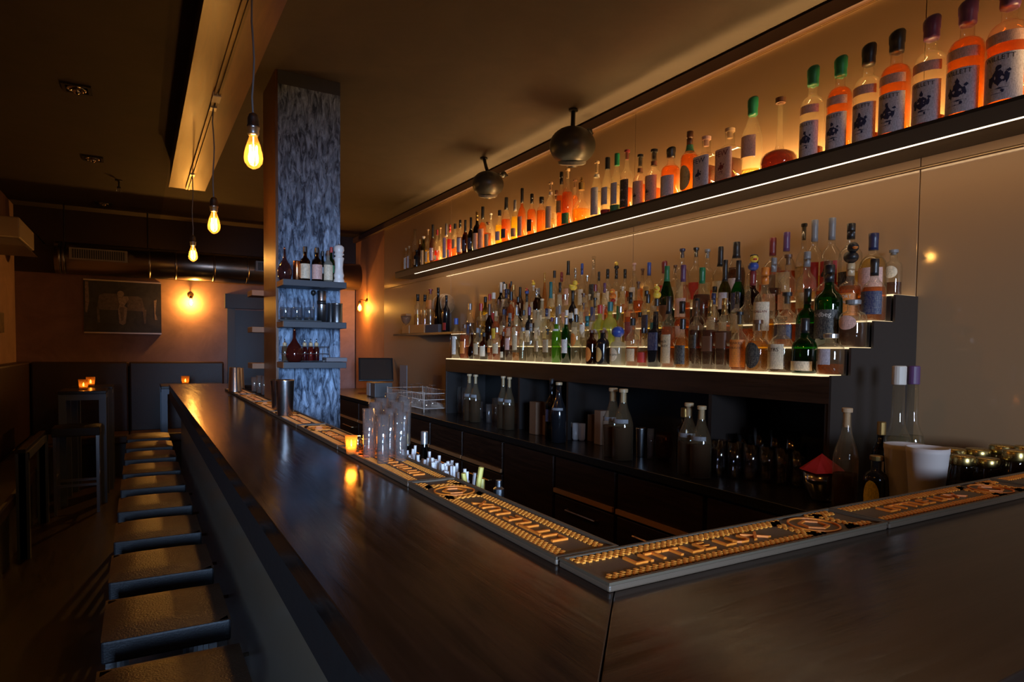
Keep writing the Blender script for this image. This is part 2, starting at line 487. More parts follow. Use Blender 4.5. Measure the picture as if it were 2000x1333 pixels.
M_shelf = plain('dark_slate_shelf', (.035, .038, .047), .5)
def plank(name, label, x0, x1, y0, y1, ztop, th=.034, mat=M_shelf, endmat=None):
    t = thing(name, label, 'shelf', ((x0+x1)/2, y1, ztop))
    cxm = (x0+x1)/2
    obj('board', box(x0-cxm, x1-cxm, y0-y1, 0, -th, 0), mat, t, bevel=.002)
    if endmat: obj('oak_end', box(x0-cxm-.003, x0-cxm, y0-y1+.002, -.002, -th+.002, -.002), endmat, t)
    return t
oak = plain('oak_end_grain', (.22, .10, .04), .6)
SHY = 3.62
s1 = at(677, 545, Y=SHY).x
PSZ = [at(560, 545, Y=SHY).z, at(560, 627, Y=SHY).z, at(560, 708, Y=SHY).z]
for z, n_ in zip(PSZ, ('top', 'middle', 'bottom')):
    plank('wall_shelf', 'dark slate shelf board, %s of three on the front of the blue pillar' % n_, .675, s1, SHY, PY0-.001, z, endmat=oak)
    plank('wall_shelf', 'short brown shelf end, %s of three behind the pillar' % n_, .60, .98, PY1+.001, PY1+.19, z-.02, mat=oak)

# ------------------------------------------------------------------ ceiling beam, track, pendants
beam = thing('ceiling_beam', 'copper coloured lighting board hanging under the ceiling above the bar', 'ceiling beam')
M_beam = wood('copper_board', (.11, .045, .012), (.19, .085, .024), .36, 'Y', .5, bump=.15)
obj('lower_board', box(.233, .503, .2, 6.14, 2.80, 2.815), M_beam, beam)
obj('casing', box(.240, .496, .2, 6.13, 2.815, CZ), M_black, beam)
obj('edge_strip', box(.228, .235, .2, 6.14, 2.797, 2.818), M_beam, beam)
tr = thing('lighting_track', 'slim metal lighting track under the copper ceiling board', 'lighting track')
TXX = .366
M_trk = plain('dark_bronze_track', (.10, .065, .03), .35, metal=.8)
bm = box(TXX-.016, TXX-.005, .25, 6.08, 2.782, 2.80); bx(bm, TXX+.005, TXX+.016, .25, 6.08, 2.782, 2.80); bx(bm, TXX-.016, TXX+.016, .25, 6.08, 2.796, 2.80)
obj('rail', bm, M_trk, tr)
bm = box(TXX-.02, TXX+.02, 3.72, 3.82, 2.776, 2.80)
obj('feed_box', bm, plain('white_plastic', (.6, .55, .5), .5), tr)
PEND = []
M_fil = emit('glowing_filament', (1.0, .48, .10), 60)
M_bulb = thin('amber_bulb_glass', (1.0, .86, .55), .05, .5, body=.06, bodycol=(1.0, .62, .2))
for (px, py, nm) in ((495, 300, 'nearest and largest in view'), (418, 437, 'middle one of three'), (377, 497, 'farthest of three'), (None, 0, 'unseen one added to light the bottle labels')):
    p = at(px, py, X=TXX) if px else Vector((TXX, .72, 2.22))  # the fourth bulb is out of view, added to light the nearer labels
    t = thing('pendant_lamp', 'amber filament bulb over the bar, '+nm, 'pendant lamp', (TXX, p.y, p.z), 0, 'pendant bulbs over the bar')
    top = 2.776-p.z
    wob = [(0, 0, top)] + [(.004*sin(k*1.3+p.y), .003*cos(k), top-(top-.135)*k/7) for k in range(1, 7)] + [(0, 0, .13)]
    obj('cable', tb(wob, .0035, 6), plain('grey_woven_cable', (.20, .20, .22), .8), t, smooth=True)
    obj('socket', lat([(.006, .145), (.014, .14), (.020, .125), (.020, .10), (.0225, .098), (.0225, .088), (.020, .086), (.020, .07), (.017, .064)], seg=20), M_steel, t, smooth=True)
    obj('glass_bulb', lat([(.013, .068), (.015, .055), (.024, .03), (.031, 0), (.033, -.018), (.030, -.034), (.019, -.048), (.006, -.055), (.002, -.056)], seg=24), M_bulb, t, smooth=True)
    bm = bmesh.new()
    for k in range(8):
        a = 2*pi*k/8; r_ = .013
        tube(bm, [(r_*cos(a), r_*sin(a), .028), (r_*1.1*cos(a), r_*1.1*sin(a), -.032)], .0016, 5)
    tube(bm, [(0, 0, .06), (0, 0, -.03)], .002, 6)
    obj('filament', bm, M_fil, t)
    l = bpy.data.lights.new('pendant_glow', 'POINT'); l.energy = 7.5; l.color = (1, .52, .17); l.shadow_soft_size = .022
    lo = bpy.data.objects.new('pendant_glow', l); COL.objects.link(lo); lo.parent = t; lo.location = (0, 0, -.005)
    obj('track_clip', box(-.016, .016, -.03, .03, top, top+.022), M_steel, t)

# ------------------------------------------------------------------ wall sconces
def sconce(p, n, label, power=9, off=.10):
    """p on the wall, n = outward normal"""
    n = Vector(n)
    ang = math.atan2(n.y, n.x)
    t = thing('wall_sconce', label, 'wall lamp', p, ang, 'filament wall lamps')
    rotx = Matrix.Rotation(R(90), 3, 'Y')
    obj('back_plate', lat([(.034, 0), (.034, .008), (.026, .014)], seg=24, rot=rotx), plain('aged_brass', (.25, .15, .06), .35, metal=1), t, smooth=True)
    obj('arm', tb([(.01, 0, 0), (off*.7, 0, .012), (off, 0, .004), (off, 0, -.012)], .006), MATS['aged_brass'], t, smooth=True)
    obj('socket', lat([(.016, -.01), (.018, -.02), (.018, -.045), (.014, -.05)], c=(off, 0, 0), seg=16), MATS['aged_brass'], t, smooth=True)
    obj('glass_bulb', lat([(.012, -.05), (.022, -.075), (.030, -.105), (.027, -.125), (.012, -.142), (.003, -.145)], c=(off, 0, 0), seg=20), M_bulb, t, smooth=True)
    bm = bmesh.new()
    for k in range(6):
        a = 2*pi*k/6
        tube(bm, [(off+.012*cos(a), .012*sin(a), -.065), (off+.013*cos(a), .013*sin(a), -.125)], .0016, 5)
    obj('filament', bm, M_fil, t)
    l = bpy.data.lights.new('sconce_glow', 'POINT'); l.energy = power; l.color = (1, .50, .12); l.shadow_soft_size = .02
    lo = bpy.data.objects.new('sconce_glow', l); COL.objects.link(lo); lo.parent = t; lo.location = (off, 0, -.095)
    return t
sconce(at(372, 577, Y=FY), (0, -1, 0), 'glowing brass filament sconce on the far wall between the picture and door', 42, .085)
SR = at(717, 588, X=W+.012)
sconce(SR, (-1, 0, 0), 'glowing brass filament sconce on the ochre wall right of the blue pillar', 26, .10)
sconce((LX, at(0, 555, X=LX).y-1.5, at(0, 545, X=LX).z), (1, 0, 0), 'filament sconce on the left wall, only its glow in view at the left edge', 1.3)

# ------------------------------------------------------------------ top shelf with led tape
M_sh = plain('shelf_lacquer', (.085, .072, .055), .45)
YS = at(772, 530, X=SX).y; YL = at(809, 533, X=SX).y
sh = thing('back_shelf', 'long dark floating top shelf with light strips carrying the upper row of bottles', 'shelf')
obj('shelf_body', box(SX, W-.006, .25, YS, SZ-.058, SZ), M_sh, sh, bevel=.0015)
obj('front_lip', box(SX-.002, SX+.006, .25, YS, SZ-.002, SZ+.010), M_black, sh)
obj('underside_light_strip', box(SX+.002, SX+.012, .3, YL, SZ-.0605, SZ-.0575), emit('shelf_edge_led', (1.0, .80, .56), 2.6), sh)
obj('wall_wash_strip', box(W-.034, W-.014, .35, YS-.7, SZ+.002, SZ+.006), emit('wall_wash_led', LEDC, 30), sh)

ww = area('wall_wash_tape', (W-.028, (YS-.35)/2, SZ+.012), (0, R(172), 0), .016, YS-1.1, 60, LEDC)
uw = area('shelf_edge_tape', (SX+.03, (YL+.3)/2, SZ-.062), (0, R(-14), 0), .012, YL-.3, 5, (1.0, .66, .34))
# ------------------------------------------------------------------ back bar with stepped, lit tiers
BXF = 2.104; BY_A = 1.394; BY_B = 4.665
bb = thing('back_bar_unit', 'black stepped back bar unit with four lit tiers of spirit bottles', 'back bar')
TZ = [1.400, 1.500, 1.601, 1.705]
TX = [BXF, 2.215, 2.350, 2.485, W-.006]
M_bb = plain('back_bar_black', (.022, .017, .015), .38)
M_side = plain('back_bar_side', (.028, .023, .021), .35)
M_tread = emit('lit_tread', (1.0, .76, .44), 1.4)
for i in range(4):
    x0 = TX[i]+(.0 if i == 0 else 0); x1 = TX[i+1]
    obj('tier_box', box(x0, x1, BY_A+.012, BY_B-.012, CT+.38 if i == 0 else TZ[0]-.05, TZ[i]-.006), M_bb, bb)
    obj('lit_tread', box(x0-.004, x1, BY_A+.004 if i else BY_A+.03, BY_B-.004, TZ[i]-.006, TZ[i]), M_tread, bb)
# side cheeks follow the steps
for y0_, y1_ in ((BY_A-.006, BY_A+.003), (BY_B-.003, BY_B+.012)):
    bm = bmesh.new()
    for i in range(4): bx(bm, TX[i]-(0 if i else 0), TX[i+1]-(.0), y0_, y1_, CT if i < 4 else 0, TZ[i]-.002)
    obj('side_cheek', bm, M_side, bb)
obj('fascia', box(BXF-.002, BXF+.016, BY_A, BY_B, 1.297, TZ[0]-.007), wood('back_bar_fascia', (.012, .006, .004), (.035, .016, .010), .4, 'Y', 1), bb)
obj('niche_back', box(W-.20, W-.18, BY_A, BY_B, CT, 1.31), M_black, bb)
for y in [BY_A+.01, at(1383, 900, X=BXF).y, at(1105, 900, X=BXF).y, at(1012, 800, X=BXF).y, BY_B-.01]:
    obj('divider', box(BXF+.004, W-.02, y-.009, y+.009, CT, 1.30), M_bb, bb)
# back counter with drawers
bc = thing('back_counter', 'dark back counter under the bottles with drawer fronts and steel handles', 'back counter')
CX0 = 1.87
obj('countertop', box(CX0, W-.006, BY1-.0, 7.95, CT-.035, CT), plain('black_counter', (.016, .014, .013), .25), bc, bevel=.002)
obj('carcass', box(CX0+.04, W-.02, BY1+.02, 7.9, .08, CT-.036), M_bb, bc)
obj('plinth', box(CX0+.10, W-.02, BY1+.02, 7.9, 0, .08), M_black, bc)
dx = [at(1377, 960, X=CX0+.02).y, at(1203, 930, X=CX0+.02).y, at(1082, 890, X=CX0+.02).y, at(982, 870, X=CX0+.02).y, at(903, 850, X=CX0+.02).y, at(840, 840, X=CX0+.02).y, 5.0, 5.6, 6.3, 7.0, 7.85]
dx = [BY1+.25, (dx[0]+BY1+.25)/2+.05] + dx if False else [BY1+.06] + dx
M_drw = wood('drawer_front', (.016, .008, .006), (.045, .022, .014), .35, 'Y', 1)
hand = {3, 4, 1, 2, 5}
for i, (a, b) in enumerate(zip(dx, dx[1:])):
    if i == 3:
        d = obj('cabinet_door', box(CX0+.022, CX0+.04, a+.012, b-.012, .10, CT-.05), M_drw, bc, bevel=.002); continue
    for z0, z1 in ((CT-.235, CT-.05), (CT-.55, CT-.25), (.10, CT-.565)):
        d = obj('drawer', box(CX0+.022, CX0+.04, a+.012, b-.012, z0, z1), M_drw, bc, bevel=.002)
        zz = z0+.008 if z1-z0 < .2 else z1-.05
        obj('drawer_rail', box(CX0+.010, CX0+.022, a+.012, b-.012, z0, z0+.022), plain('oiled_oak_rail', (.50, .25, .10), .4), d)
        hm = (a+b)/2; hl = (b-a)*.24
        zz = z1-.055 if z1-z0 > .2 else z0+.06
        if z1-z0 > .2:
            obj('handle', tb([(CX0+.03, hm-hl, zz), (CX0+.004, hm-hl, zz), (CX0+.004, hm+hl, zz), (CX0+.03, hm+hl, zz)], .005, 6), plain('satin_brass_handle', (.5, .33, .18), .3, metal=1), d)

# ------------------------------------------------------------------ bottles
COLS = {  # caps, labels
 'black': (.012,.012,.014), 'white': (.62,.58,.52), 'cream': (.66,.55,.38), 'red': (.45,.03,.025), 'darkred': (.18,.02,.025), 'green': (.01,.16,.07),
 'teal': (.01,.14,.16), 'blue': (.03,.07,.32), 'purple': (.10,.04,.12), 'grey': (.20,.20,.21), 'silver': (.5,.5,.5), 'gold': (.52,.34,.12),
 'brown': (.12,.05,.025), 'cork': (.50,.33,.19), 'orange': (.65,.20,.03), 'yellow': (.75,.55,.06), 'tan': (.50,.36,.20), 'pink': (.60,.36,.30), 'lavender': (.50,.46,.52), 'clear': (.7,.7,.66), 'navy': (.015,.02,.07)}
def capmat(c):
    if c in ('silver', 'gold'): return plain('cap_'+c, COLS[c], .3, metal=.9)
    if c == 'clear': return M_clear
    return plain('cap_'+c, COLS[c], .35, spec=.6)
def labmat(c):
    ink = (.75, .68, .5) if c in ('black', 'green', 'navy', 'purple', 'darkred', 'blue') else (.05, .04, .04)
    return paper('label_'+c, tuple(min(.85, v*1.15) for v in COLS[c]), ink)
GLASS = {
 'clear': lambda: thin('bottle_clear', (.93, .93, .90), .05, .55, body=.09, bodycol=(.82, .62, .36)),
 'green': lambda: thin('bottle_green', (.06, .30, .05), .06, .5, body=.12, bodycol=(.01, .10, .02)),
 'lime': lambda: thin('bottle_lime', (.35, .62, .10), .06, .5, body=.35, bodycol=(.20, .45, .04)),
 'olive': lambda: thin('bottle_olive', (.30, .32, .10), .06, .5, body=.1, bodycol=(.06, .06, .02)),
 'dark': lambda: thin('bottle_dark', (.05, .045, .03), .07, .5, body=.25, bodycol=(.01, .01, .01)),
 'brown': lambda: thin('bottle_brown', (.30, .10, .03), .06, .5, body=.15, bodycol=(.06, .02, .01)),
 'black': lambda: plain('bottle_black', (.010, .010, .012), .12, spec=.7),
 'frost': lambda: thin('bottle_frosted', (.85, .85, .78), .05, .3, body=.45, bodycol=(.62, .60, .50)),
 'lemon': lambda: thin('bottle_lemon', (.80, .85, .35), .05, .3, body=.45, bodycol=(.55, .60, .20)),
}
LIQ = {
 'amber': (.86, .36, .06), 'orange': (.92, .44, .09), 'dark': (.35, .09, .025), 'gold': (.95, .62, .12), 'yellow': (.95, .80, .16), 'red': (.80, .10, .02), 'clear': (.90, .90, .82), 'pale': (.93, .82, .45),
}
LIQB = {'amber': (.55, .17, .015), 'orange': (.48, .18, .025), 'dark': (.16, .035, .008), 'gold': (.55, .27, .03), 'yellow': (.75, .5, .03), 'red': (.55, .04, .01)}
def liqmat(l):
    return thin('spirit_'+l, LIQ[l], .02, .1, body=(.30 if l in LIQB else 0), bodycol=LIQB.get(l))
# profiles: (height fraction, radius fraction), then neck radius fraction and where the cap starts
K = {
 'willett': ([(0,.86),(.008,.97),(.02,1),(.56,1),(.60,.985),(.635,.93),(.665,.83),(.685,.70),(.70,.52),(.712,.42),(.73,.38),(.95,.36)], 'round', .84),
 'std': ([(0,.86),(.01,1),(.56,1),(.60,.97),(.64,.86),(.67,.68),(.70,.48),(.73,.38),(.78,.34),(.97,.33)], 'round', .86),
 'bowling': ([(0,.86),(.01,1),(.45,1),(.52,.97),(.60,.84),(.68,.62),(.75,.44),(.82,.36),(.97,.33)], 'slender', .82),
 'wine': ([(0,.86),(.01,1),(.50,1),(.56,.93),(.62,.72),(.67,.5),(.71,.38),(.97,.34)], 'tall', .74),
 'dome': ([(0,.88),(.01,.98),(.02,1),(.42,1),(.50,.97),(.56,.88),(.61,.72),(.645,.52),(.67,.38),(.70,.33),(.97,.32)], 'round', .80),
 'square': ([(0,.90),(.01,1),(.62,1),(.655,.92),(.68,.72),(.70,.45),(.73,.36),(.97,.34)], 'square', .84),
 'winecap': ([(0,.86),(.01,1),(.46,1),(.50,.93),(.54,.72),(.58,.55),(.64,.47),(.97,.40)], 'tall', .88),
 'tall': ([(0,.86),(.01,1),(.66,1),(.70,.9),(.74,.62),(.78,.45),(.97,.42)], 'slim', .86),
 'jug': ([(0,.88),(.012,.98),(.03,1),(.60,1),(.67,.96),(.73,.80),(.76,.55),(.785,.42),(.93,.42)], 'squat', .90),
 'ball': ([(0,.55),(.02,.66),(.10,.90),(.22,1),(.36,.97),(.48,.78),(.56,.5),(.62,.34),(.70,.26),(.97,.26)], 'globe', .84),
 'decanter': ([(0,.72),(.02,.86),(.08,.98),(.14,1),(.20,.95),(.25,.78),(.285,.5),(.30,.26),(.33,.24),(.36,.20),(.60,.15),(.86,.13),(.94,.15)], 'decanter', .93),
 'cone': ([(0,.92),(.01,1),(.10,1),(.55,.62),(.70,.38),(.80,.30),(.97,.28)], 'tapered', .86),
 'oval': ([(0,.80),(.01,.90),(.10,1),(.42,1),(.54,.92),(.62,.68),(.66,.42),(.70,.30),(.97,.28)], 'flattened', .80),
}
def prof_at(P, t):
    for (a, ra), (b, rb) in zip(P, P[1:]):
        if a <= t <= b: return ra+(rb-ra)*(t-a)/max(1e-9, b-a)
    return P[-1][1]
def secf(n):
    return (lambda a: 1.0) if n == 2 else (lambda a: (abs(cos(a))**n + abs(sin(a))**n)**(-1/n))
def wrap(bm, r, n, off, ay=1.0, th0=-pi/2):
    """bend a flat xz print (x sideways, z up) round the bottle's front, which faces local -Y"""
    f = secf(n)
    for v in bm.verts:
        a = th0 + v.co.x/r; d = off + v.co.y
        k = (r*f(a)+d)
        v.co = Vector((k*cos(a), k*sin(a)*ay, v.co.z))
    return bm
def patch(halfang, z0, z1, r, n, off, ay=1.0, oval=False, seg=14, rz=6, prof=None, H=1):
    bm = bmesh.new(); f = secf(n)
    if oval:
        c = bm.verts.new((0, 0, (z0+z1)/2)); ring = []
        for i in range(24):
            a = 2*pi*i/24; ring.append(bm.verts.new((halfang*r*cos(a), 0, (z0+z1)/2+(z1-z0)/2*sin(a))))
        for i in range(24): bm.faces.new((c, ring[i], ring[(i+1) % 24]))
        bmesh.ops.subdivide_edges(bm, edges=bm.edges[:], cuts=1, use_grid_fill=True)
        return wrap(bm, r, n, off, ay)
    vs = [[bm.verts.new((halfang*r*(2*i/seg-1), 0, z0+(z1-z0)*j/2)) for j in range(3)] for i in range(seg+1)]
    for i in range(seg):
        for j in range(2): bm.faces.new((vs[i][j], vs[i+1][j], vs[i+1][j+1], vs[i][j+1]))
    return wrap(bm, r, n, off, ay)
def print_text(s, size, z, r, n, ay, x=0, rows=1):
    bm = textbm(s, size)
    xs = [v.co.x for v in bm.verts]; wd = max(xs)-min(xs); lim = r*1.9
    k = min(1, lim/wd)
    for v in bm.verts:
        v.co = Vector((v.co.x*k+x, 0, v.co.y*(k if k > .7 else .5+k*.3)+z))
    return bm
def crest(r, z, s, seed=3):
    """a plain inky crest: ragged shield under a small crown, with scrolls"""
    rnd = random.Random(seed); bm = bmesh.new()
    def blob(cx, cz, rx, rz_, n=14, j=.35):
        c = bm.verts.new((cx, 0, cz)); ring = [bm.verts.new((cx+rx*(1+rnd.uniform(-j, j))*cos(2*pi*i/n), 0, cz+rz_*(1+rnd.uniform(-j, j))*sin(2*pi*i/n))) for i in range(n)]
        for i in range(n): bm.faces.new((c, ring[i], ring[(i+1) % n]))
    blob(0, z, s*.52, s*.62, 20, .3); blob(0, z+s*.85, s*.20, s*.3, 9, .4); blob(-s*.6, z-s*.2, s*.22, s*.45, 11, .45)
    blob(s*.62, z-s*.1, s*.2, s*.4, 11, .5); blob(s*.75, z+s*.45, s*.16, s*.16, 9, .4); blob(s*.1, z-s*.95, s*.6, s*.08, 12, .5); blob(s*.35, z-s*1.2, s*.12, s*.16, 8, .4)
    blob(-s*.1, z-s*1.35, s*.7, s*.03, 12, .5)
    return bm

ALLB = []; SPOT = []; TXMIN = {}; TXMAX = {}
def bottle(px, ytop, wpx, kind, glass, liq, lvl, cap, ccol, lab, zb, xc, label, group, ltext=None, face=None, capstyle=None, jit=True, Yc=None, name='bottle', neck=None):
    P, word, c0 = K[kind]
    best = None
    for dx_ in (0, .016, -.016, .03, -.03, .042, -.042):
        if Yc is not None and dx_: break
        p = at(px, ytop, X=xc+dx_) if Yc is None else at(px, ytop, Y=Yc)
        if Yc is None and not (TXMIN.get(group, -9) <= xc+dx_ <= TXMAX.get(group, 9)): continue
        x, y = p.x, p.y
        H = p.z - zb
        d = depth((x, y, zb+H/2))
        r = wpx/2*d/FPX
        ov = max([r+r0-math.hypot(x-x0, y-y0) for x0, y0, z0, r0 in SPOT if abs(z0-zb) < .01] or [-1])
        if best is None or ov < best[0]-1e-4: best = (ov, x, y, H, r)
        if ov < 0: break
    ov, x, y, H, r = best
    if ov > 0 and ov < r*.5: r -= ov
    SPOT.append((x, y, zb, r))
    n = 5.5 if kind == 'square' else 2
    ay = .5 if kind == 'oval' else 1.0
    if kind == 'square': r *= .88
    rzz = (-pi/2 + (random.uniform(-.22, .22) if jit else 0)) if face is None else face
    t = thing(name, label, 'bottle', (x, y, zb), rzz, group)
    seg = 32 if wpx > 26 else 20
    Hb = H*(.985 if cap else 1)
    prof = [(rf*r, tf*Hb) for tf, rf in P]
    big = wpx > 15
    obj('glass_body', lat(prof, seg=seg, n=n, ay=ay), GLASS[glass](), t, smooth=True)
    if liq:
        lv = max(.05, min(.97, lvl))
        pr = [(rf*r*.93, max(.012*H, tf*Hb)) for tf, rf in P if .012 < tf < lv]
        pr = [(P[0][1]*r*.92, .014*H)] + pr + [(prof_at(P, lv)*r*.93, lv*Hb)]
        obj('liquid', lat(pr, seg=seg, n=n, ay=ay), liqmat(liq), t, smooth=True)
    rn = P[-1][1]*r
    zc = c0*Hb
    if cap == 'wax':
        rr = prof_at(P, c0)*r*1.28
        j = random.Random(px)
        pr = [(rr*.93, zc-.004), (rr*1.02, zc+.004), (rr*1.0, zc+(H-zc)*.35), (rr*1.08, zc+(H-zc)*.42), (rr*1.10, zc+(H-zc)*.7), (rr*1.12, zc+(H-zc)*.88), (rr*.98, H*.996), (rr*.6, H)]
        bm = lat(pr, seg=20)
        for v in bm.verts:
            if v.co.z < zc+.006: v.co.z -= .006*abs(sin(2.5*math.atan2(v.co.y, v.co.x)+px))
            if v.co.z > H*.9: v.co.z += v.co.x*.28
        obj('wax_seal', bm, capmat(ccol), t, smooth=True)
    elif cap == 'cap':
        rr = prof_at(P, (c0+.97)/2)*r*1.22
        obj('screw_cap', lat([(rr, zc), (rr*1.02, zc+.002), (rr*1.02, H-.003), (rr*.9, H)], seg=18), capmat(ccol), t, smooth=False)
    elif cap == 'foil':
        pr = [(prof_at(P, tf)*r*1.06, tf*Hb) for tf in (c0-.06, c0, c0+.06, .9)] + [(rn*1.12, Hb*.93), (rn*1.12, H*.995), (rn, H)]
        obj('neck_foil', lat(pr, seg=18), capmat(ccol), t, smooth=True)
    elif cap == 'cork':
        rr = max(prof_at(P, .95)*r*.95, r*.2)
        zk = H-.24*r-.006
        obj('stopper', lat([(rr*.8, zc), (rr*.82, zk), (rr*1.35, zk+.001), (rr*1.4, H-.002), (rr*1.2, H)], seg=18), capmat(ccol), t, smooth=False)
    elif cap == 'ball':
        rr = prof_at(P, .9)*r*2.0
        obj('stopper', lat([(rr*.5, zc)]+[(rr*cos(a)*1.0, zc+rr*.8+rr*.9*sin(a)) for a in (-.9, -.45, 0, .45, .9, 1.3)], seg=18), capmat(ccol), t, smooth=True)
    if neck:
        a0, a1, nc = neck
        obj('neck_label', lat([(prof_at(P, tf)*r*1.06+.0006, tf*Hb) for tf in (a0, (a0+a1)/2, a1)], seg=18, cap=False), labmat(nc), t, smooth=True)
    if lab:
        z0, z1, ha, lc = lab[:4]; oval = len(lab) > 4 and lab[4]
        rl = prof_at(P, (z0+z1)/2)*r
        lo_ = obj('label', patch(ha, z0*H, z1*H, rl, n, .0008, ay, oval), labmat(lc), t, smooth=True)
        if ltext and big:
            for (s, size, zz, tc_) in ltext:
                if s == '#crest':
                    bm = wrap(crest(rl, zz*H, size*r, int(px)), rl, n, .0014, ay)
                    obj('crest_print', bm, plain('ink_'+tc_, COLS[tc_], .6), lo_)
                else:
                    bm = print_text(s, size*r, zz*H, rl, n, ay)
                    wrap(bm, rl, n, .0014, ay)
                    obj('lettering', bm, plain('ink_'+tc_, COLS[tc_], .6), lo_)
    ALLB.append(t)
    return t, (x, y, zb, H, r)

ORD = ['first','second','third','fourth','fifth','sixth','seventh','eighth','ninth','tenth','eleventh','twelfth','thirteenth','fourteenth','fifteenth','sixteenth','seventeenth','eighteenth','nineteenth','twentieth']
ORD += ['twenty-'+o for o in ORD[:9]] + ['thirtieth'] + ['thirty-'+o for o in ORD[:9]] + ['fortieth'] + ['forty-'+o for o in ORD[:9]] + ['fiftieth']+['fifty-'+o for o in ORD[:9]]
LW = {'darkred': 'maroon'}
def describe(row, i, n, kind, glass, liq, cap, ccol, lab):
    g = {'clear': 'clear', 'frost': 'frosted', 'lemon': 'pale yellow', 'dark': 'dark'}.get(glass, glass)
    if glass == 'clear' and liq and liq not in ('clear', 'pale'): g = {'dark': 'amber', 'orange': 'orange'}.get(liq, liq)
    w_ = K[kind][1]
    s = f"{g} {w_} bottle"
    if cap: s += f", {LW.get(ccol, ccol)} {'wax' if cap == 'wax' else 'cap'}"
    if lab: s += f", {LW.get(lab[3], lab[3])} label"
    o = f"{ORD[i]} from left" if i < n/2 else f"{ORD[n-1-i]} from right"
    return f"{s}, {o}, {row}"

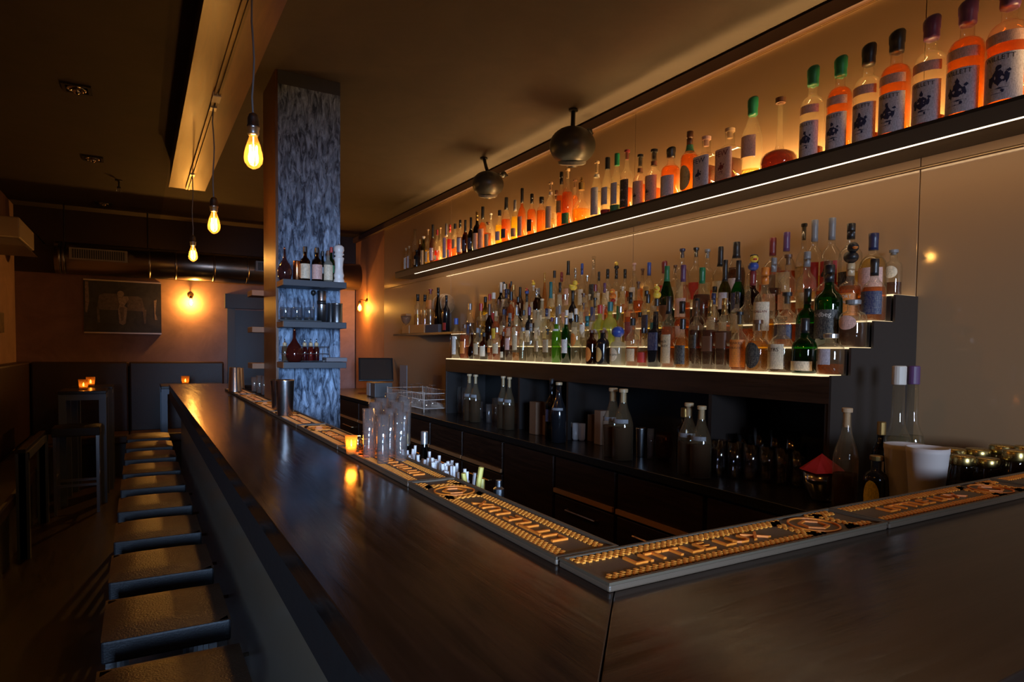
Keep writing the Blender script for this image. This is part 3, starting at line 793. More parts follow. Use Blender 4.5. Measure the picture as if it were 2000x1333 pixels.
G1 = 'bottles on the top shelf'
WIL = [('WILLETT', .37, .385, 'black'), ('#crest', .62, .235, 'navy')]
WL = (.055, .42, 1.15, 'lavender')
top = [ # px, ytop, w, kind, glass, liq, lvl, cap, capcolour, label, text, neck
 (793,485,9,'jug','clear','clear',.5,'cork','tan',(.15,.6,1.2,'white'),None,None),
 (799,481,9,'jug','clear','clear',.5,'cork','tan',(.15,.6,1.2,'lavender'),None,None),
 (810.5,448,12,'tall','clear','pale',.45,'cork','clear',None,None,None),
 (814,489,12,'jug','black',None,0,'cork','black',(.2,.5,.9,'tan'),None,None),
 (820,468,8,'tall','brown',None,0,'cap','gold',None,None,None),
 (827.5,462,12,'jug','olive',None,0,'cork','white',(.1,.55,1.2,'tan'),None,None),
 (836,448,12,'std','clear','yellow',.45,'cork','cork',(.12,.4,1.1,'cream'),None,None),
 (845.5,439,14,'wine','clear','dark',.7,'foil','black',(.12,.42,1.2,'lavender'),None,None),
 (854,449,11,'std','clear','red',.4,'cap','darkred',(.12,.25,1.1,'cream'),None,None),
 (860.5,445,10,'std','clear','pale',.5,'cork','cork',(.15,.5,1.1,'cream'),None,None),
 (872,437,15,'wine','clear','clear',.6,'foil','silver',(.10,.62,1.2,'lavender'),None,None),
 (879,439,12,'std','clear','red',.6,'foil','red',(.10,.3,1.2,'pink'),None,None),
 (889,437,13,'std','clear','orange',.35,'cap','black',(.30,.55,1.0,'tan'),None,None),
 (899,430,14,'std','clear','dark',.55,'foil','black',(.15,.52,1.2,'lavender'),None,None),
 (909,430,13,'wine','brown','dark',.6,'foil','black',(.15,.45,1.2,'navy'),None,None),
 (920,425,13,'wine','dark',None,0,'foil','black',(.15,.45,1.2,'navy'),None,None),
 (932,414,16,'std','dark','dark',.5,'foil','gold',(.08,.48,1.2,'cream'),None,None),
 (943,404,18,'dome','clear','orange',.66,'foil','black',(.08,.5,1.1,'pink'),None,None),
 (953,434,14,'jug','clear','amber',.6,'cork','brown',(.1,.55,1.2,'tan'),None,None),
 (959,417,13,'std','clear','pale',.4,'cork','white',(.3,.45,1.0,'cream'),None,None),
 (976,411,17,'std','clear','yellow',.60,'cap','black',(.18,.42,.9,'lavender'),None,None),
 (989,386,20,'bowling','clear','amber',.55,'foil','black',(.15,.34,1.1,'navy'),None,None),
 (1006,391,16,'bowling','clear','yellow',.62,'foil','grey',(.15,.34,1.1,'tan'),None,None),
 (1020,368,18,'dome','clear','orange',.72,'foil','black',(.10,.46,1.1,'pink'),None,None),
 (1039,379,19,'std','clear','orange',.66,'foil','black',(.16,.42,1.1,'black'),None,None),
 (1058,385,20,'jug','clear','orange',.66,'foil','black',None,None,None),
 (1076,356,20,'std','clear','pale',.3,'cork','cork',(.10,.52,1.2,'cream'),None,(.76,.82,'white')),
 (1087,372,18,'std','clear','gold',.5,'foil','brown',(.12,.5,1.1,'tan'),None,None),
 (1097,336,20,'std','clear','orange',.6,'foil','black',(.3,.5,1.1,'gold'),None,None),
 (1109,330,22,'std','clear','amber',.62,'cork','cork',(.08,.26,1.2,'green'),None,None),
 (1123,351,18,'std','clear','orange',.7,'cork','brown',None,None,None),
 (1136,357,38,'ball','clear','gold',.38,'cap','gold',None,None,None),
 (1166,315,23,'bowling','clear','clear',.5,'cork','cork',(.10,.55,1.15,'lavender'),None,(.74,.79,'white')),
 (1187,308,24,'bowling','clear','clear',.5,'cap','black',(.22,.50,1.1,'lavender'),None,(.01,.14,'red')),
 (1205.5,300,24,'bowling','clear','clear',.5,'cap','green',(.18,.52,1.1,'lavender'),None,(.01,.17,'green')),
 (1225,293,26,'std','clear','amber',.4,'cork','darkred',(.08,.52,1.25,'black'),[('Rye', .55, .36, 'white'), ('Whisky', .50, .20, 'white')],None),
 (1251,302,29,'dome','clear','amber',.45,'cork','black',(.08,.50,1.2,'pink'),[('#crest', .32, .24, 'black')],(.68,.76,'brown')),
 (1278,292,34,'dome','clear','amber',.30,'cork','black',(.08,.52,1.2,'pink'),[('#crest', .30, .24, 'black')],(.72,.80,'brown')),
 (1311,290,39,'std','clear','orange',.66,'wax','black',(.08,.46,1.2,'lavender'),None,None),
 (1348,257,36,'std','clear','orange',.64,'foil','brown',(.08,.46,.85,'gold',True),None,(.70,.80,'green')),
 (1380,267,46,'square','clear','dark',.45,'cork','pink',(.08,.62,1.0,'lavender'),[('FEW', .70, .53, 'navy'), ('#crest', .42, .30, 'navy')],None),
 (1426,251,50,'square','clear','dark',.45,'cork','cork',(.08,.62,1.0,'pink'),[('FEW', .70, .53, 'darkred'), ('#crest', .42, .30, 'darkred')],None),
 (1471,192,41,'bowling','clear','pale',.12,'wax','green',(.26,.52,.9,'pink'),None,None),
 (1525,191,72,'decanter','clear','dark',.28,'cork','brown',None,None,None),
 (1589,132,45,'willett','clear','dark',.16,'wax','green',WL,WIL,None),
 (1643,113,48,'willett','clear','orange',.70,'wax','green',WL,WIL,None),
 (1698,89,52,'willett','clear','dark',.13,'wax','black',WL,WIL,None),
 (1753,63,57,'willett','clear','orange',.70,'wax','black',WL,WIL,None),
 (1821,35,60,'willett','clear','dark',.12,'wax','purple',WL,WIL,None),
 (1892,4,66,'willett','clear','orange',.70,'wax','purple',WL,WIL,None),
 (1975,-32,74,'willett','clear','amber',.60,'wax','purple',WL,WIL,None),
 (2052,-60,78,'willett','clear','orange',.70,'wax','black',WL,WIL,None),
]
lastt = None
nt_ = len(top)
for i, b in enumerate(top):
    px, yt, wp, kind, gl_, lq, lv, cp, cc, lab, tx, nk = b
    xc = 2.535 + (.045 if px in (1087, 1123, 860.5) else 0) - (.03 if px in (814, 953) else 0)
    if px == 2052: continue
    # the print band at the foot of two bottles is handled by the neck-label ring
    tt, info = bottle(px, yt, wp*.97, kind, gl_, lq, lv, cp, cc, lab, SZ+.001, xc, describe('top shelf', i, nt_-1, kind, gl_, lq, cp, cc, lab), G1, tx, neck=nk, jit=(kind not in ('willett',)))
    if kind == 'willett':
        _, _, _, H, r = info
        o2 = obj('upper_label', patch(1.15, .50*H, .585*H, r, 2, .0008), labmat('pink'), tt, smooth=True)
    if kind == 'ball':
        _, _, _, H, r = info
        bm = box(-.004, .004, -.004, .004, H, H+.035); bx(bm, -.014, .014, -.003, .003, H+.014, H+.022)
        obj('cross_finial', bm, plain('cap_gold', COLS['gold'], .3, metal=.9), tt)

# --- the four lit tiers
TC = [(TX[0]+TX[1])/2+.0, (TX[1]+TX[2])/2+.0, (TX[2]+TX[3])/2, (TX[3]+TX[4])/2-.01]
TN = ['lowest tier', 'second tier', 'third tier', 'highest tier']
TG = ['spirit bottles on the lowest lit tier', 'spirit bottles on the second tier', 'spirit bottles on the third tier', 'spirit bottles on the highest tier']
L0 = (.10, .48, 1.1)
t1 = [
 (888,622,16,'tall','clear','clear',.5,'cap','blue',(.1,.55,1.2,'white'),None),
 (905,634,18,'jug','clear','amber',.7,'cap','brown',(.15,.5,1.1,'orange'),None),
 (920,650,16,'ball','brown','dark',.5,'cork','brown',None,None),
 (931,641,16,'std','clear','dark',.4,'cap','grey',(.15,.5,1.1,'tan'),None),
 (944,650,18,'std','brown','dark',.4,'cap','black',(.12,.5,1.2,'cream'),None),
 (957,655,12,'tall','clear','amber',.5,'cap','brown',(.3,.5,1.1,'orange'),None),
 (970,640,18,'std','clear','amber',.4,'cap','silver',(.2,.5,1.1,'tan'),None),
 (983,648,13,'tall','brown','dark',.5,'cap','brown',(.1,.3,1.1,'cream'),None),
 (995,621,17,'std','clear','dark',.36,'foil','black',(.25,.52,1.1,'pink'),None),
 (1009,600,16,'std','clear','gold',.16,'cap','silver',(.2,.48,1.1,'tan'),None),
 (1022,640,16,'jug','clear','clear',.5,'cap','grey',None,None),
 (1037,632,17,'std','clear','clear',.4,'foil','grey',None,None),
 (1053,645,18,'square','clear','clear',.4,'cork','cork',(.32,.66,1.0,'tan'),None),
 (1070,643,18,'square','clear','clear',.4,'cork','black',(.30,.68,1.0,'tan'),None),
 (1087,620,18,'tall','lime',None,0,'cap','silver',(.68,.74,1.4,'white'),None),
 (1106,621,18,'tall','green',None,0,'cap','silver',(.22,.52,1.2,'white'),None),
 (1126,615,20,'std','clear','clear',.5,'cap','black',(.35,.62,.7,'orange',True),None),
 (1147,618,22,'std','clear','clear',.5,'foil','teal',None,None),
 (1156,645,22,'jug','brown','dark',.6,'cork','brown',(.08,.5,.75,'orange',True),None),
 (1178,645,25,'jug','black',None,0,'cork','brown',(.08,.5,.7,'gold',True),None),
 (1207,652,30,'jug','frost',None,0,'ball','blue',(.12,.55,.8,'cream',True),[('Don Julio', .42, .34, 'black')]),
 (1236,622,26,'std','clear','orange',.40,'cap','black',(.10,.36,1.2,'tan'),None),
 (1257,640,22,'std','clear','orange',.40,'cap','black',(.10,.36,1.2,'red'),None),
 (1281,609,27,'square','black',None,0,'foil','black',(.30,.62,.95,'navy'),None),
 (1307,579,28,'bowling','clear','amber',.58,'foil','black',(.06,.46,1.1,'tan'),[('WILD', .42, .36, 'black'), ('TURKEY', .42, .30, 'black')]),
 (1334,623,29,'dome','clear','gold',.60,'cap','black',(.08,.46,1.0,'black'),None),
 (1360,588,24,'square','clear','dark',.58,'foil','brown',(.30,.50,1.0,'black'),None),
 (1388,587,28,'square','clear','dark',.58,'foil','gold',(.26,.48,1.0,'brown'),None),
 (1415,583,28,'square','clear','dark',.55,'foil','gold',(.30,.52,1.0,'brown'),None),
 (1445,609,34,'dome','clear','amber',.42,'cork','black',(.06,.52,1.2,'orange'),[('MONKEY', .40, .46, 'brown'), ('SHOULDER', .36, .38, 'brown')]),
 (1481,625,45,'dome','clear','gold',.60,'cork','brown',(.06,.56,.72,'black',True),None),
 (1527,618,47,'dome','clear','dark',.20,'cork','clear',(.06,.50,.95,'cream'),[('SLYRS', .44, .40, 'black')]),
 (1573,622,47,'dome','green','dark',.30,'foil','black',(.05,.22,1.3,'cream'),None),
 (1623,652,50,'jug','clear','orange',.26,'cork','silver',(.24,.62,.5,'lavender'),None),
]
t2 = [
 (903,593,17,'std','clear','dark',.55,'cap','silver',(.2,.5,1.1,'navy'),None),
 (928,593,19,'square','clear','pale',.6,'cap','red',(.1,.4,1.1,'black'),None),
 (948,594,18,'wine','brown','dark',.7,'cap','brown',None,None),
 (963,608,17,'std','clear','orange',.72,'cap','tan',(.2,.5,1.1,'yellow'),None),
 (981,604,16,'std','clear','amber',.5,'cap','navy',(.3,.55,1.1,'tan'),None),
 (995,612,14,'tall','clear','amber',.6,'cap','grey',(.3,.55,1.1,'pink'),None),
 (1009,596,18,'std','clear','amber',.5,'foil','silver',(.15,.45,1.1,'cream'),None),
 (1023,606,15,'std','clear','clear',.5,'cap','black',(.2,.5,1.1,'tan'),None),
 (1034,600,17,'dome','black',None,0,'cap','purple',(.1,.4,1.1,'cream'),None),
 (1051,606,15,'tall','frost',None,0,'cork','tan',(.2,.5,1.1,'cream'),None),
 (1068,603,17,'std','clear','pale',.5,'foil','navy',(.2,.5,1.1,'cream'),None),
 (1078,620,14,'std','clear','clear',.5,'cap','purple',None,None),
 (1093,597,17,'dome','clear','clear',.5,'cap','grey',(.2,.5,1.1,'white'),None),
 (1107,606,17,'std','clear','clear',.5,'cap','white',(.2,.5,1.1,'green'),None),
 (1125,603,17,'std','frost',None,0,'cap','white',(.2,.5,1.1,'cream'),None),
 (1140,592,16,'std','clear','pale',.5,'cork','brown',(.2,.5,1.1,'white'),None),
 (1162,582,20,'dome','clear','clear',.5,'cork','black',(.2,.5,1.1,'cream'),None),
 (1172,596,25,'dome','lemon',None,0,'cap','red',(.05,.42,.75,'white',True),[('LEMONY', .42, .3, 'black')]),
 (1192,590,28,'dome','lemon',None,0,'cap','teal',(.05,.42,.75,'white',True),[('LEMONY', .42, .3, 'black')]),
 (1212,599,22,'cone','clear','pale',.55,'cap','silver',(.1,.3,1.1,'cream'),None),
 (1232,571,22,'std','clear','orange',.55,'foil','black',(.1,.45,1.1,'darkred'),None),
 (1250,610,18,'std','clear','amber',.5,'cap','black',(.2,.5,1.1,'cream'),None),
 (1266,575,22,'square','clear','pale',.5,'cap','black',(.25,.6,1.0,'navy'),None),
 (1283,584,24,'std','clear','pale',.5,'cap','black',(.2,.5,1.1,'teal'),None),
 (1309,595,22,'std','green','dark',.5,'foil','black',(.2,.5,1.1,'brown'),None),
 (1333,589,34,'dome','clear','amber',.6,'foil','black',(.2,.45,1.1,'pink'),None),
 (1362,583,30,'dome','clear','dark',.7,'foil','black',(.10,.46,.8,'brown',True),None),
 (1394,573,24,'std','clear','dark',.5,'foil','navy',(.2,.5,1.1,'tan'),None),
 (1418,583,24,'std','clear','amber',.5,'foil','silver',(.2,.5,1.1,'tan'),None),
 (1440,570,22,'square','clear','pale',.4,'foil','black',(.25,.6,1.0,'tan'),None),
 (1461,560,34,'std','clear','amber',.30,'cork','clear',None,None),
 (1495,523,40,'std','clear','gold',.36,'foil','orange',(.20,.56,1.1,'cream'),[('MACALLAN', .34, .44, 'darkred')]),
 (1538,571,44,'dome','clear','amber',.42,'cork','black',(.14,.40,.9,'navy'),None),
 (1578,564,40,'dome','green','dark',.4,'foil','black',(.10,.40,1.2,'black'),None),
 (1621,518,50,'std','green','dark',.45,'foil','black',(.10,.45,1.25,'black'),[('Ardbeg', .52, .39, 'white')]),
 (1667,586,50,'jug','clear','dark',.50,'cork','grey',(.36,.66,.75,'pink',True),None),
]
t3 = [
 (907,580,16,'std','olive','dark',.5,'cap','black',(.2,.5,1.1,'tan'),None),
 (922,575,15,'std','clear','red',.5,'cap','red',(.2,.5,1.1,'white'),None),
 (936,572,15,'tall','clear','pale',.5,'cap','white',(.2,.5,1.1,'red'),None),
 (952,585,15,'std','clear','dark',.5,'cap','brown',(.2,.5,1.1,'tan'),None),
 (969,585,16,'jug','clear','amber',.5,'cork','cork',(.2,.5,1.1,'brown'),None),
 (980,565,15,'std','clear','dark',.6,'foil','navy',(.15,.5,1.1,'navy'),None),
 (997,570,18,'dome','clear','orange',.7,'cap','black',(.1,.4,1.1,'orange'),None),
 (1012,580,15,'std','brown','dark',.6,'cap','black',(.2,.5,1.1,'cream'),None),
 (1029,575,17,'cone','frost',None,0,'foil','black',(.1,.4,1.1,'tan'),None),
 (1048,563,14,'tall','brown','dark',.6,'foil','silver',(.2,.5,1.1,'tan'),None),
 (1059,584,19,'square','frost',None,0,'cork','cream',(.2,.5,1.1,'cream'),None),
 (1076,551,17,'wine','clear','pale',.5,'foil','teal',(.25,.45,1.1,'white'),None),
 (1094,552,16,'std','clear','clear',.5,'foil','black',(.2,.5,1.1,'grey'),None),
 (1104,575,14,'tall','clear','clear',.5,'cap','silver',(.2,.5,1.1,'pink'),None),
 (1119,568,18,'dome','black',None,0,'foil','black',(.30,.44,1.1,'white'),None),
 (1140,573,17,'jug','clear','amber',.5,'cork','brown',(.2,.5,1.1,'white'),None),
 (1151,575,15,'std','clear','pale',.5,'cork','tan',(.2,.5,1.1,'pink'),None),
 (1163,556,18,'std','clear','clear',.5,'cap','darkred',(.2,.5,1.1,'blue'),None),
 (1181,553,16,'std','clear','amber',.5,'foil','purple',(.2,.5,1.1,'pink'),None),
 (1197,585,25,'dome','clear','pale',.4,'cork','red',(.2,.5,1.1,'orange'),None),
 (1216,560,22,'jug','clear','pale',.5,'cork','tan',(.2,.55,.9,'green',True),None),
 (1228,580,18,'std','clear','orange',.6,'cap','brown',(.2,.5,1.1,'orange'),None),
 (1247,550,20,'std','clear','orange',.60,'cork','brown',None,None),
 (1263,568,20,'std','clear','pale',.5,'cap','black',(.2,.5,1.1,'gold'),None),
 (1282,555,22,'dome','clear','gold',.5,'cap','gold',(.2,.5,1.1,'tan'),None),
 (1303,520,28,'bowling','green','dark',.5,'foil','green',(.1,.36,1.1,'brown'),None),
 (1335,518,30,'dome','clear','amber',.40,'foil','purple',(.16,.46,1.2,'pink'),None),
 (1372,523,34,'dome','clear','dark',.55,'foil','green',(.14,.44,.7,'brown',True),None),
 (1396,560,22,'std','clear','amber',.5,'cap','black',(.2,.5,1.1,'tan'),None),
 (1417,508,25,'wine','olive','dark',.5,'foil','black',(.25,.5,1.1,'lavender'),None),
 (1443,509,26,'wine','green','dark',.5,'foil','black',(.2,.5,1.1,'navy'),None),
 (1471,530,34,'dome','brown','dark',.7,'foil','darkred',None,None),
 (1512,504,30,'std','clear','dark',.55,'foil','grey',(.2,.45,1.1,'pink'),None),
 (1540,497,34,'std','clear','orange',.30,'cork','brown',(.20,.42,1.1,'pink'),None),
 (1577,492,36,'std','clear','orange',.24,'foil','grey',(.2,.42,1.0,'tan'),None),
 (1618,510,46,'dome','clear','orange',.52,'foil','brown',(.1,.4,1.0,'tan'),None),
 (1662,515,42,'std','clear','orange',.62,'foil','tan',(.10,.48,1.1,'orange'),[('PORT', .42, .42, 'white'), ('CHARLOTTE', .30, .33, 'white')]),
 (1709,506,44,'dome','clear','orange',.55,'foil','black',(.10,.47,1.35,'navy'),None),
]
t4 = [
 (891,558,16,'wine','olive','dark',.5,'foil','tan',(.2,.5,1.1,'tan'),None),
 (901,552,17,'dome','dark',None,0,'foil','white',(.2,.5,1.1,'brown'),None),
 (921,551,15,'std','clear','red',.4,'cap','black',(.2,.5,1.1,'red'),None),
 (932,555,14,'tall','clear','pale',.5,'cap','white',(.2,.5,1.1,'white'),None),
 (947,552,20,'dome','green',None,0,'cork','clear',None,None),
 (967,565,16,'jug','clear','dark',.6,'foil','black',(.2,.5,1.1,'brown'),None),
 (983,554,14,'std','clear','amber',.6,'foil','darkred',(.2,.5,1.1,'navy'),None),
 (993,550,13,'tall','clear','orange',.6,'cap','black',(.2,.5,1.1,'orange'),None),
 (1003,557,14,'tall','clear','orange',.6,'cap','gold',(.2,.5,1.1,'tan'),None),
 (1016,561,14,'wine','brown','dark',.5,'foil','black',(.2,.5,1.1,'cream'),None),
 (1030,566,15,'std','clear','amber',.5,'cap','navy',(.2,.5,1.1,'tan'),None),
 (1042,558,13,'std','clear','pale',.5,'cork','white',(.2,.5,1.1,'white'),None),
 (1052,563,14,'tall','dark',None,0,'foil','grey',None,None),
 (1064,533,13,'cone','clear','gold',.8,'foil','gold',None,None),
 (1083,529,15,'std','clear','clear',.5,'cap','black',(.2,.5,1.1,'cream'),None),
 (1097,532,15,'std','clear','red',.5,'foil','darkred',(.2,.5,1.1,'white'),None),
 (1110,510,17,'bowling','clear','clear',.5,'foil','black',(.2,.5,1.1,'pink'),None),
 (1124,524,14,'std','clear','clear',.5,'foil','silver',None,None),
 (1137,515,15,'std','clear','clear',.5,'foil','blue',(.2,.5,1.1,'white'),None),
 (1147,538,14,'std','clear','amber',.5,'cork','silver',(.2,.5,1.1,'tan'),None),
 (1160,501,18,'bowling','clear','clear',.5,'cork','clear',(.25,.52,.9,'black'),None),
 (1170,531,14,'std','clear','pale',.5,'foil','black',(.2,.5,1.1,'white'),None),
 (1187,526,18,'std','clear','clear',.5,'foil','black',(.2,.5,1.1,'cream'),None),
 (1204,527,17,'std','clear','pale',.5,'foil','black',(.2,.5,1.1,'cream'),None),
 (1221,526,17,'std','clear','amber',.5,'foil','black',(.2,.5,1.1,'tan'),None),
 (1239,514,18,'std','clear','clear',.5,'cork','pink',(.2,.5,1.1,'white'),(None)),
 (1255,525,18,'std','clear','orange',.55,'cork','brown',(.2,.5,1.1,'orange'),None),
 (1268,513,22,'dome','clear','pale',.45,'foil','blue',(.2,.5,1.1,'tan'),None),
 (1298,511,24,'dome','red' if False else 'clear','red',.5,'wax','darkred',(.2,.5,1.1,'red'),None),
 (1319,518,20,'square','clear','gold',.5,'cork','brown',(.2,.5,1.1,'white'),None),
 (1333,486,26,'std','clear','amber',.4,'cork','navy',(.14,.48,1.1,'tan'),None),
 (1360,484,26,'std','clear','clear',.4,'cork','black',(.14,.42,1.1,'red'),None),
 (1382,487,26,'std','clear','amber',.3,'cork','grey',(.14,.42,1.1,'tan'),None),
 (1408,482,28,'wine','clear','pale',.3,'foil','black',(.14,.42,1.1,'cream'),None),
 (1439,473,36,'bowling','clear','dark',.6,'foil','black',(.14,.42,1.1,'lavender'),None),
 (1475,500,30,'std','clear','amber',.4,'cap','black',(.14,.42,1.1,'tan'),None),
 (1510,465,36,'dome','clear','amber',.55,'foil','darkred',(.14,.42,1.1,'brown'),None),
 (1537,454,36,'dome','clear','amber',.45,'foil','purple',(.14,.42,1.1,'tan'),None),
 (1571,437,28,'dome','clear','pale',.45,'cork','black',(.14,.42,1.1,'tan'),None),
 (1592,430,36,'dome','clear','pale',.30,'foil','grey',(.10,.46,1.2,'red'),None),
 (1626,426,42,'dome','clear','red',.2,'foil','grey',(.08,.46,1.3,'red'),[('#crest', .5, .30, 'black')]),
 (1663,437,42,'std','clear','pale',.35,'foil','black',(.10,.34,1.1,'black'),None),
 (1707,456,50,'dome','clear','pale',.62,'foil','navy',(.06,.44,1.2,'pink'),None),
 (1746,488,42,'jug','clear','dark',.30,'cork','grey',(.38,.64,.8,'cream',True),None),
]
binfo = {}
for k_ in range(4): TXMIN[TG[k_]] = TX[k_]+.03; TXMAX[TG[k_]] = TX[k_+1]-.03
TXMIN[G1] = SX+.035; TXMAX[G1] = W-.045
def px_of(X, Y, Z):
    v = Vector((X, Y, Z))-CAM
    return CX+FPX*v.dot(r2)/v.dot(fw)
for ti, rows in enumerate((t1, t2, t3, t4)):
    for i, b in enumerate(rows):
        px, yt, wp, kind, gl_, lq, lv, cp, cc, lab, tx = b
        key = px
        if px < 1000:      # keep the far ones on their tread
            pmin = px_of(TC[ti], BY_B-.065, TZ[ti]); p0_ = rows[0][0]
            if pmin > p0_: px = pmin+(px-p0_)*(1000-pmin)/(1000-p0_)
        tx = [q for q in tx if q[1] > .01] if tx else None
        off = 0
        _, info = bottle(px, yt, wp, kind, gl_, lq, lv, cp, cc, lab, TZ[ti]+.001, TC[ti]+off, describe(TN[ti], i, len(rows), kind, gl_, lq, cp, cc, lab), TG[ti], tx)
        binfo[(ti, key)] = info

# ------------------------------------------------------------------ rubber ducks standing on the bottle tops
def duck(p, s, body, head, beak, label, rz, hat=None):
    t = thing('rubber_duck', label, 'rubber duck', p, rz, 'rubber ducks on the bottle tops')
    bm = bmesh.new(); ball(bm, (0, 0, .42*s), .62*s, .48*s, .42*s)
    for v in bm.verts:
        if v.co.x > .25*s: v.co.z += (v.co.x-.25*s)*.9
        if v.co.z < .05*s: v.co.z = 0.0
    obj('body', bm, plain('rubber_'+body, COLS[body], .35, spec=.5), t, smooth=True)
    bm = bmesh.new(); ball(bm, (-.30*s, 0, 1.08*s), .40*s, .38*s, .38*s); 
    obj('head', bm, plain('rubber_'+head, COLS[head], .35), t, smooth=True)
    bm = bmesh.new(); ball(bm, (-.72*s, 0, 1.02*s), .20*s, .20*s, .07*s, 10, 6); ball(bm, (-.69*s, 0, .95*s), .16*s, .16*s, .05*s, 10, 6)
    obj('beak', bm, plain('rubber_'+beak, COLS[beak], .4), t, smooth=True)
    bm = bmesh.new()
    for sy in (-1, 1): ball(bm, (-.60*s, sy*.19*s, 1.20*s), .05*s, seg=8, rings=6)
    obj('eyes', bm, M_black, t, smooth=True)
    if hat:
        bm = bmesh.new(); ball(bm, (-.22*s, 0, 1.36*s), .36*s, .36*s, .16*s, 14, 8); 
        obj('hat', bm, plain('rubber_'+hat, COLS[hat], .4), t, smooth=True)
def duck_on(key, s, *a, rz=.5, **k):
    x, y, z, H, r = binfo[key]
    duck((x, y, z+H+.001), s*1.22, *a, rz=rz, **k)
duck_on((2, 1471), .040, 'blue', 'yellow', 'red', 'blue rubber duck with yellow head and black hat on a dark red bottle', rz=.9, hat='black')
duck_on((2, 1662), .045, 'black', 'black', 'orange', 'black rubber duck with orange beak on a tall amber bottle', rz=.9)
duck_on((1, 1283), .036, 'yellow', 'yellow', 'orange', 'large yellow rubber duck with orange beak beside the green bottle', rz=.7)
duck_on((2, 1197), .034, 'orange', 'orange', 'yellow', 'orange rubber duck above the pale yellow bottles', rz=.6)
duck_on((2, 1119), .036, 'yellow', 'yellow', 'orange', 'plain yellow rubber duck on a black bottle', rz=2.6)
duck_on((3, 1042), .022, 'yellow', 'yellow', 'red', 'tiny yellow and red rubber duck at the left of the bottles', rz=.5, hat='red')
duck_on((2, 1029), .024, 'blue', 'red', 'yellow', 'small blue and red rubber duck left of the steel cone bottle', rz=.5)
duck_on((3, 1204), .026, 'black', 'yellow', 'orange', 'black and yellow striped looking rubber duck on the highest tier', rz=.6)

# ------------------------------------------------------------------ two globe speakers under the cornice
def speaker(px, py, rpx, label, mpx):
    p = at(px, py, X=2.38); r = rpx*depth(p)/FPX
    t = thing('globe_speaker', label, 'loudspeaker', p, math.atan2(-p.y, -p.x), 'black globe speakers')
    bm = bmesh.new(); ball(bm, (0, 0, 0), r, r, r*.80, 32, 20)
    m_ = plain('speaker_shell', (.035, .034, .030), .38, spec=.6)
    obj('shell', bm, m_, t, smooth=True)
    rot = Matrix.Rotation(R(20), 3, 'Y')
    obj('grille', lat([(r*.62, -r*.60), (r*.60, -r*.74), (r*.50, -r*.80)], seg=28, rot=rot), plain('grille_grey', (.16, .15, .14), .5, bump=.4, bscale=400), t, smooth=False)
    obj('driver_ring', lat([(r*.26, -r*.80), (r*.24, -r*.88), (r*.16, -r*.88)], seg=20, rot=rot), M_steel, t)
    inv = Matrix.Rotation(-t.rotation_euler.z, 3, 'Z')
    mt = at(mpx[0], mpx[1], Z=CZ) - p
    a = inv @ Vector((mt.x, mt.y, mt.z-.001))
    obj('ceiling_bracket', tb([(0, 0, r*.7), (a.x*.4, a.y*.4, r*.7+(a.z-r*.7)*.35), (a.x, a.y, a.z)], .014, 8), M_black, t, smooth=True)
    obj('bracket_foot', lat([(.03, 0), (.03, -.012), (.02, -.018)], c=a, seg=16), M_black, t)
    b = inv @ Vector((W-.034-p.x, .10, r*1.0))
    obj('wall_joint', tb([(0, 0, r*.6), (b.x*.5, b.y*.5, r*.85), (b.x, b.y, b.z)], .008, 8), M_black, t, smooth=True)
    bm = bmesh.new(); ball(bm, (b.x*.8, b.y*.8, b.z*.97), .026, seg=14, rings=8)
    obj('joint_ball', bm, M_black, t, smooth=True)
speaker(953, 360, 31, 'black globe loudspeaker hanging above the far part of the top shelf', (945, 308))
speaker(1118, 285, 45, 'larger looking black globe loudspeaker nearer the camera above the top shelf', (1120, 213))

# ------------------------------------------------------------------ items on the pillar shelves
PY = 3.72
def gl(nm, label, cat, px, base, top_, wpx, prof, mat, zb, group=None, Y=None, parts=None, X=None, rz=0, n=2, seg=24, smooth=True, part='body'):
    """a turned object standing at photo column px with its foot on height zb"""
    p = at(px, top_, Y=Y) if Y is not None else (at(px, top_, X=X) if X is not None else None)
    if p is None:
        q = at(px, base, Z=zb); H = at(px, top_, Y=q.y).z-zb; p = q
    else: H = p.z-zb
    d = depth((p.x, p.y, zb)); r = wpx/2*d/FPX
    t = thing(nm, label, cat, (p.x, p.y, zb), rz, group)
    obj(part, lat([(a*r, b*H) for a, b in prof], seg=seg, n=n), mat, t, smooth=smooth)
    for pn, pf, pm in (parts or []):
        if callable(pf): obj(pn, pf(r, H), pm, t, smooth=smooth)
        else: obj(pn, lat([(a*r, b*H) for a, b in pf], seg=seg, n=n), pm, t, smooth=smooth)
    return t, (p.x, p.y, zb, H, r)
CARAFE = [(.55,0),(.75,.02),(1,.18),(.98,.30),(.75,.46),(.35,.60),(.17,.70),(.15,.93)]
tip = [(.09,.90),(.13,.93),(.10,.96),(.045,1.0),(.03,1.0)]
M_ppl = thin('tinted_carafe', (.55, .40, .42), .08, .6, body=.25, bodycol=(.16, .07, .07))
M_red = thin('red_carafe', (.45, .12, .08), .08, .6, body=.4, bodycol=(.20, .035, .025))
M_cop = plain('copper_metal', (.62, .27, .12), .25, metal=1)
M_wht = plain('white_lacquer', (.72, .68, .64), .35)
z = PSZ[0]+.001
gl('carafe', 'small round glass carafe with copper spout at left of the top pillar shelf', 'carafe', 556, 545, 482, 27, CARAFE, M_ppl, z, Y=PY, parts=[('spout', tip, M_cop)])
gl('copper_mug', 'small copper cup on the top pillar shelf beside the carafe', 'cup', 580, 545, 510, 15, [(.9,0),(1,.03),(1,.97),(.95,1)], M_cop, z, Y=PY, parts=[('handle', lambda r, H: tb([(r, 0, H*.8), (r*1.6, 0, H*.7), (r*1.6, 0, H*.35), (r, 0, H*.2)], r*.09), M_cop)])
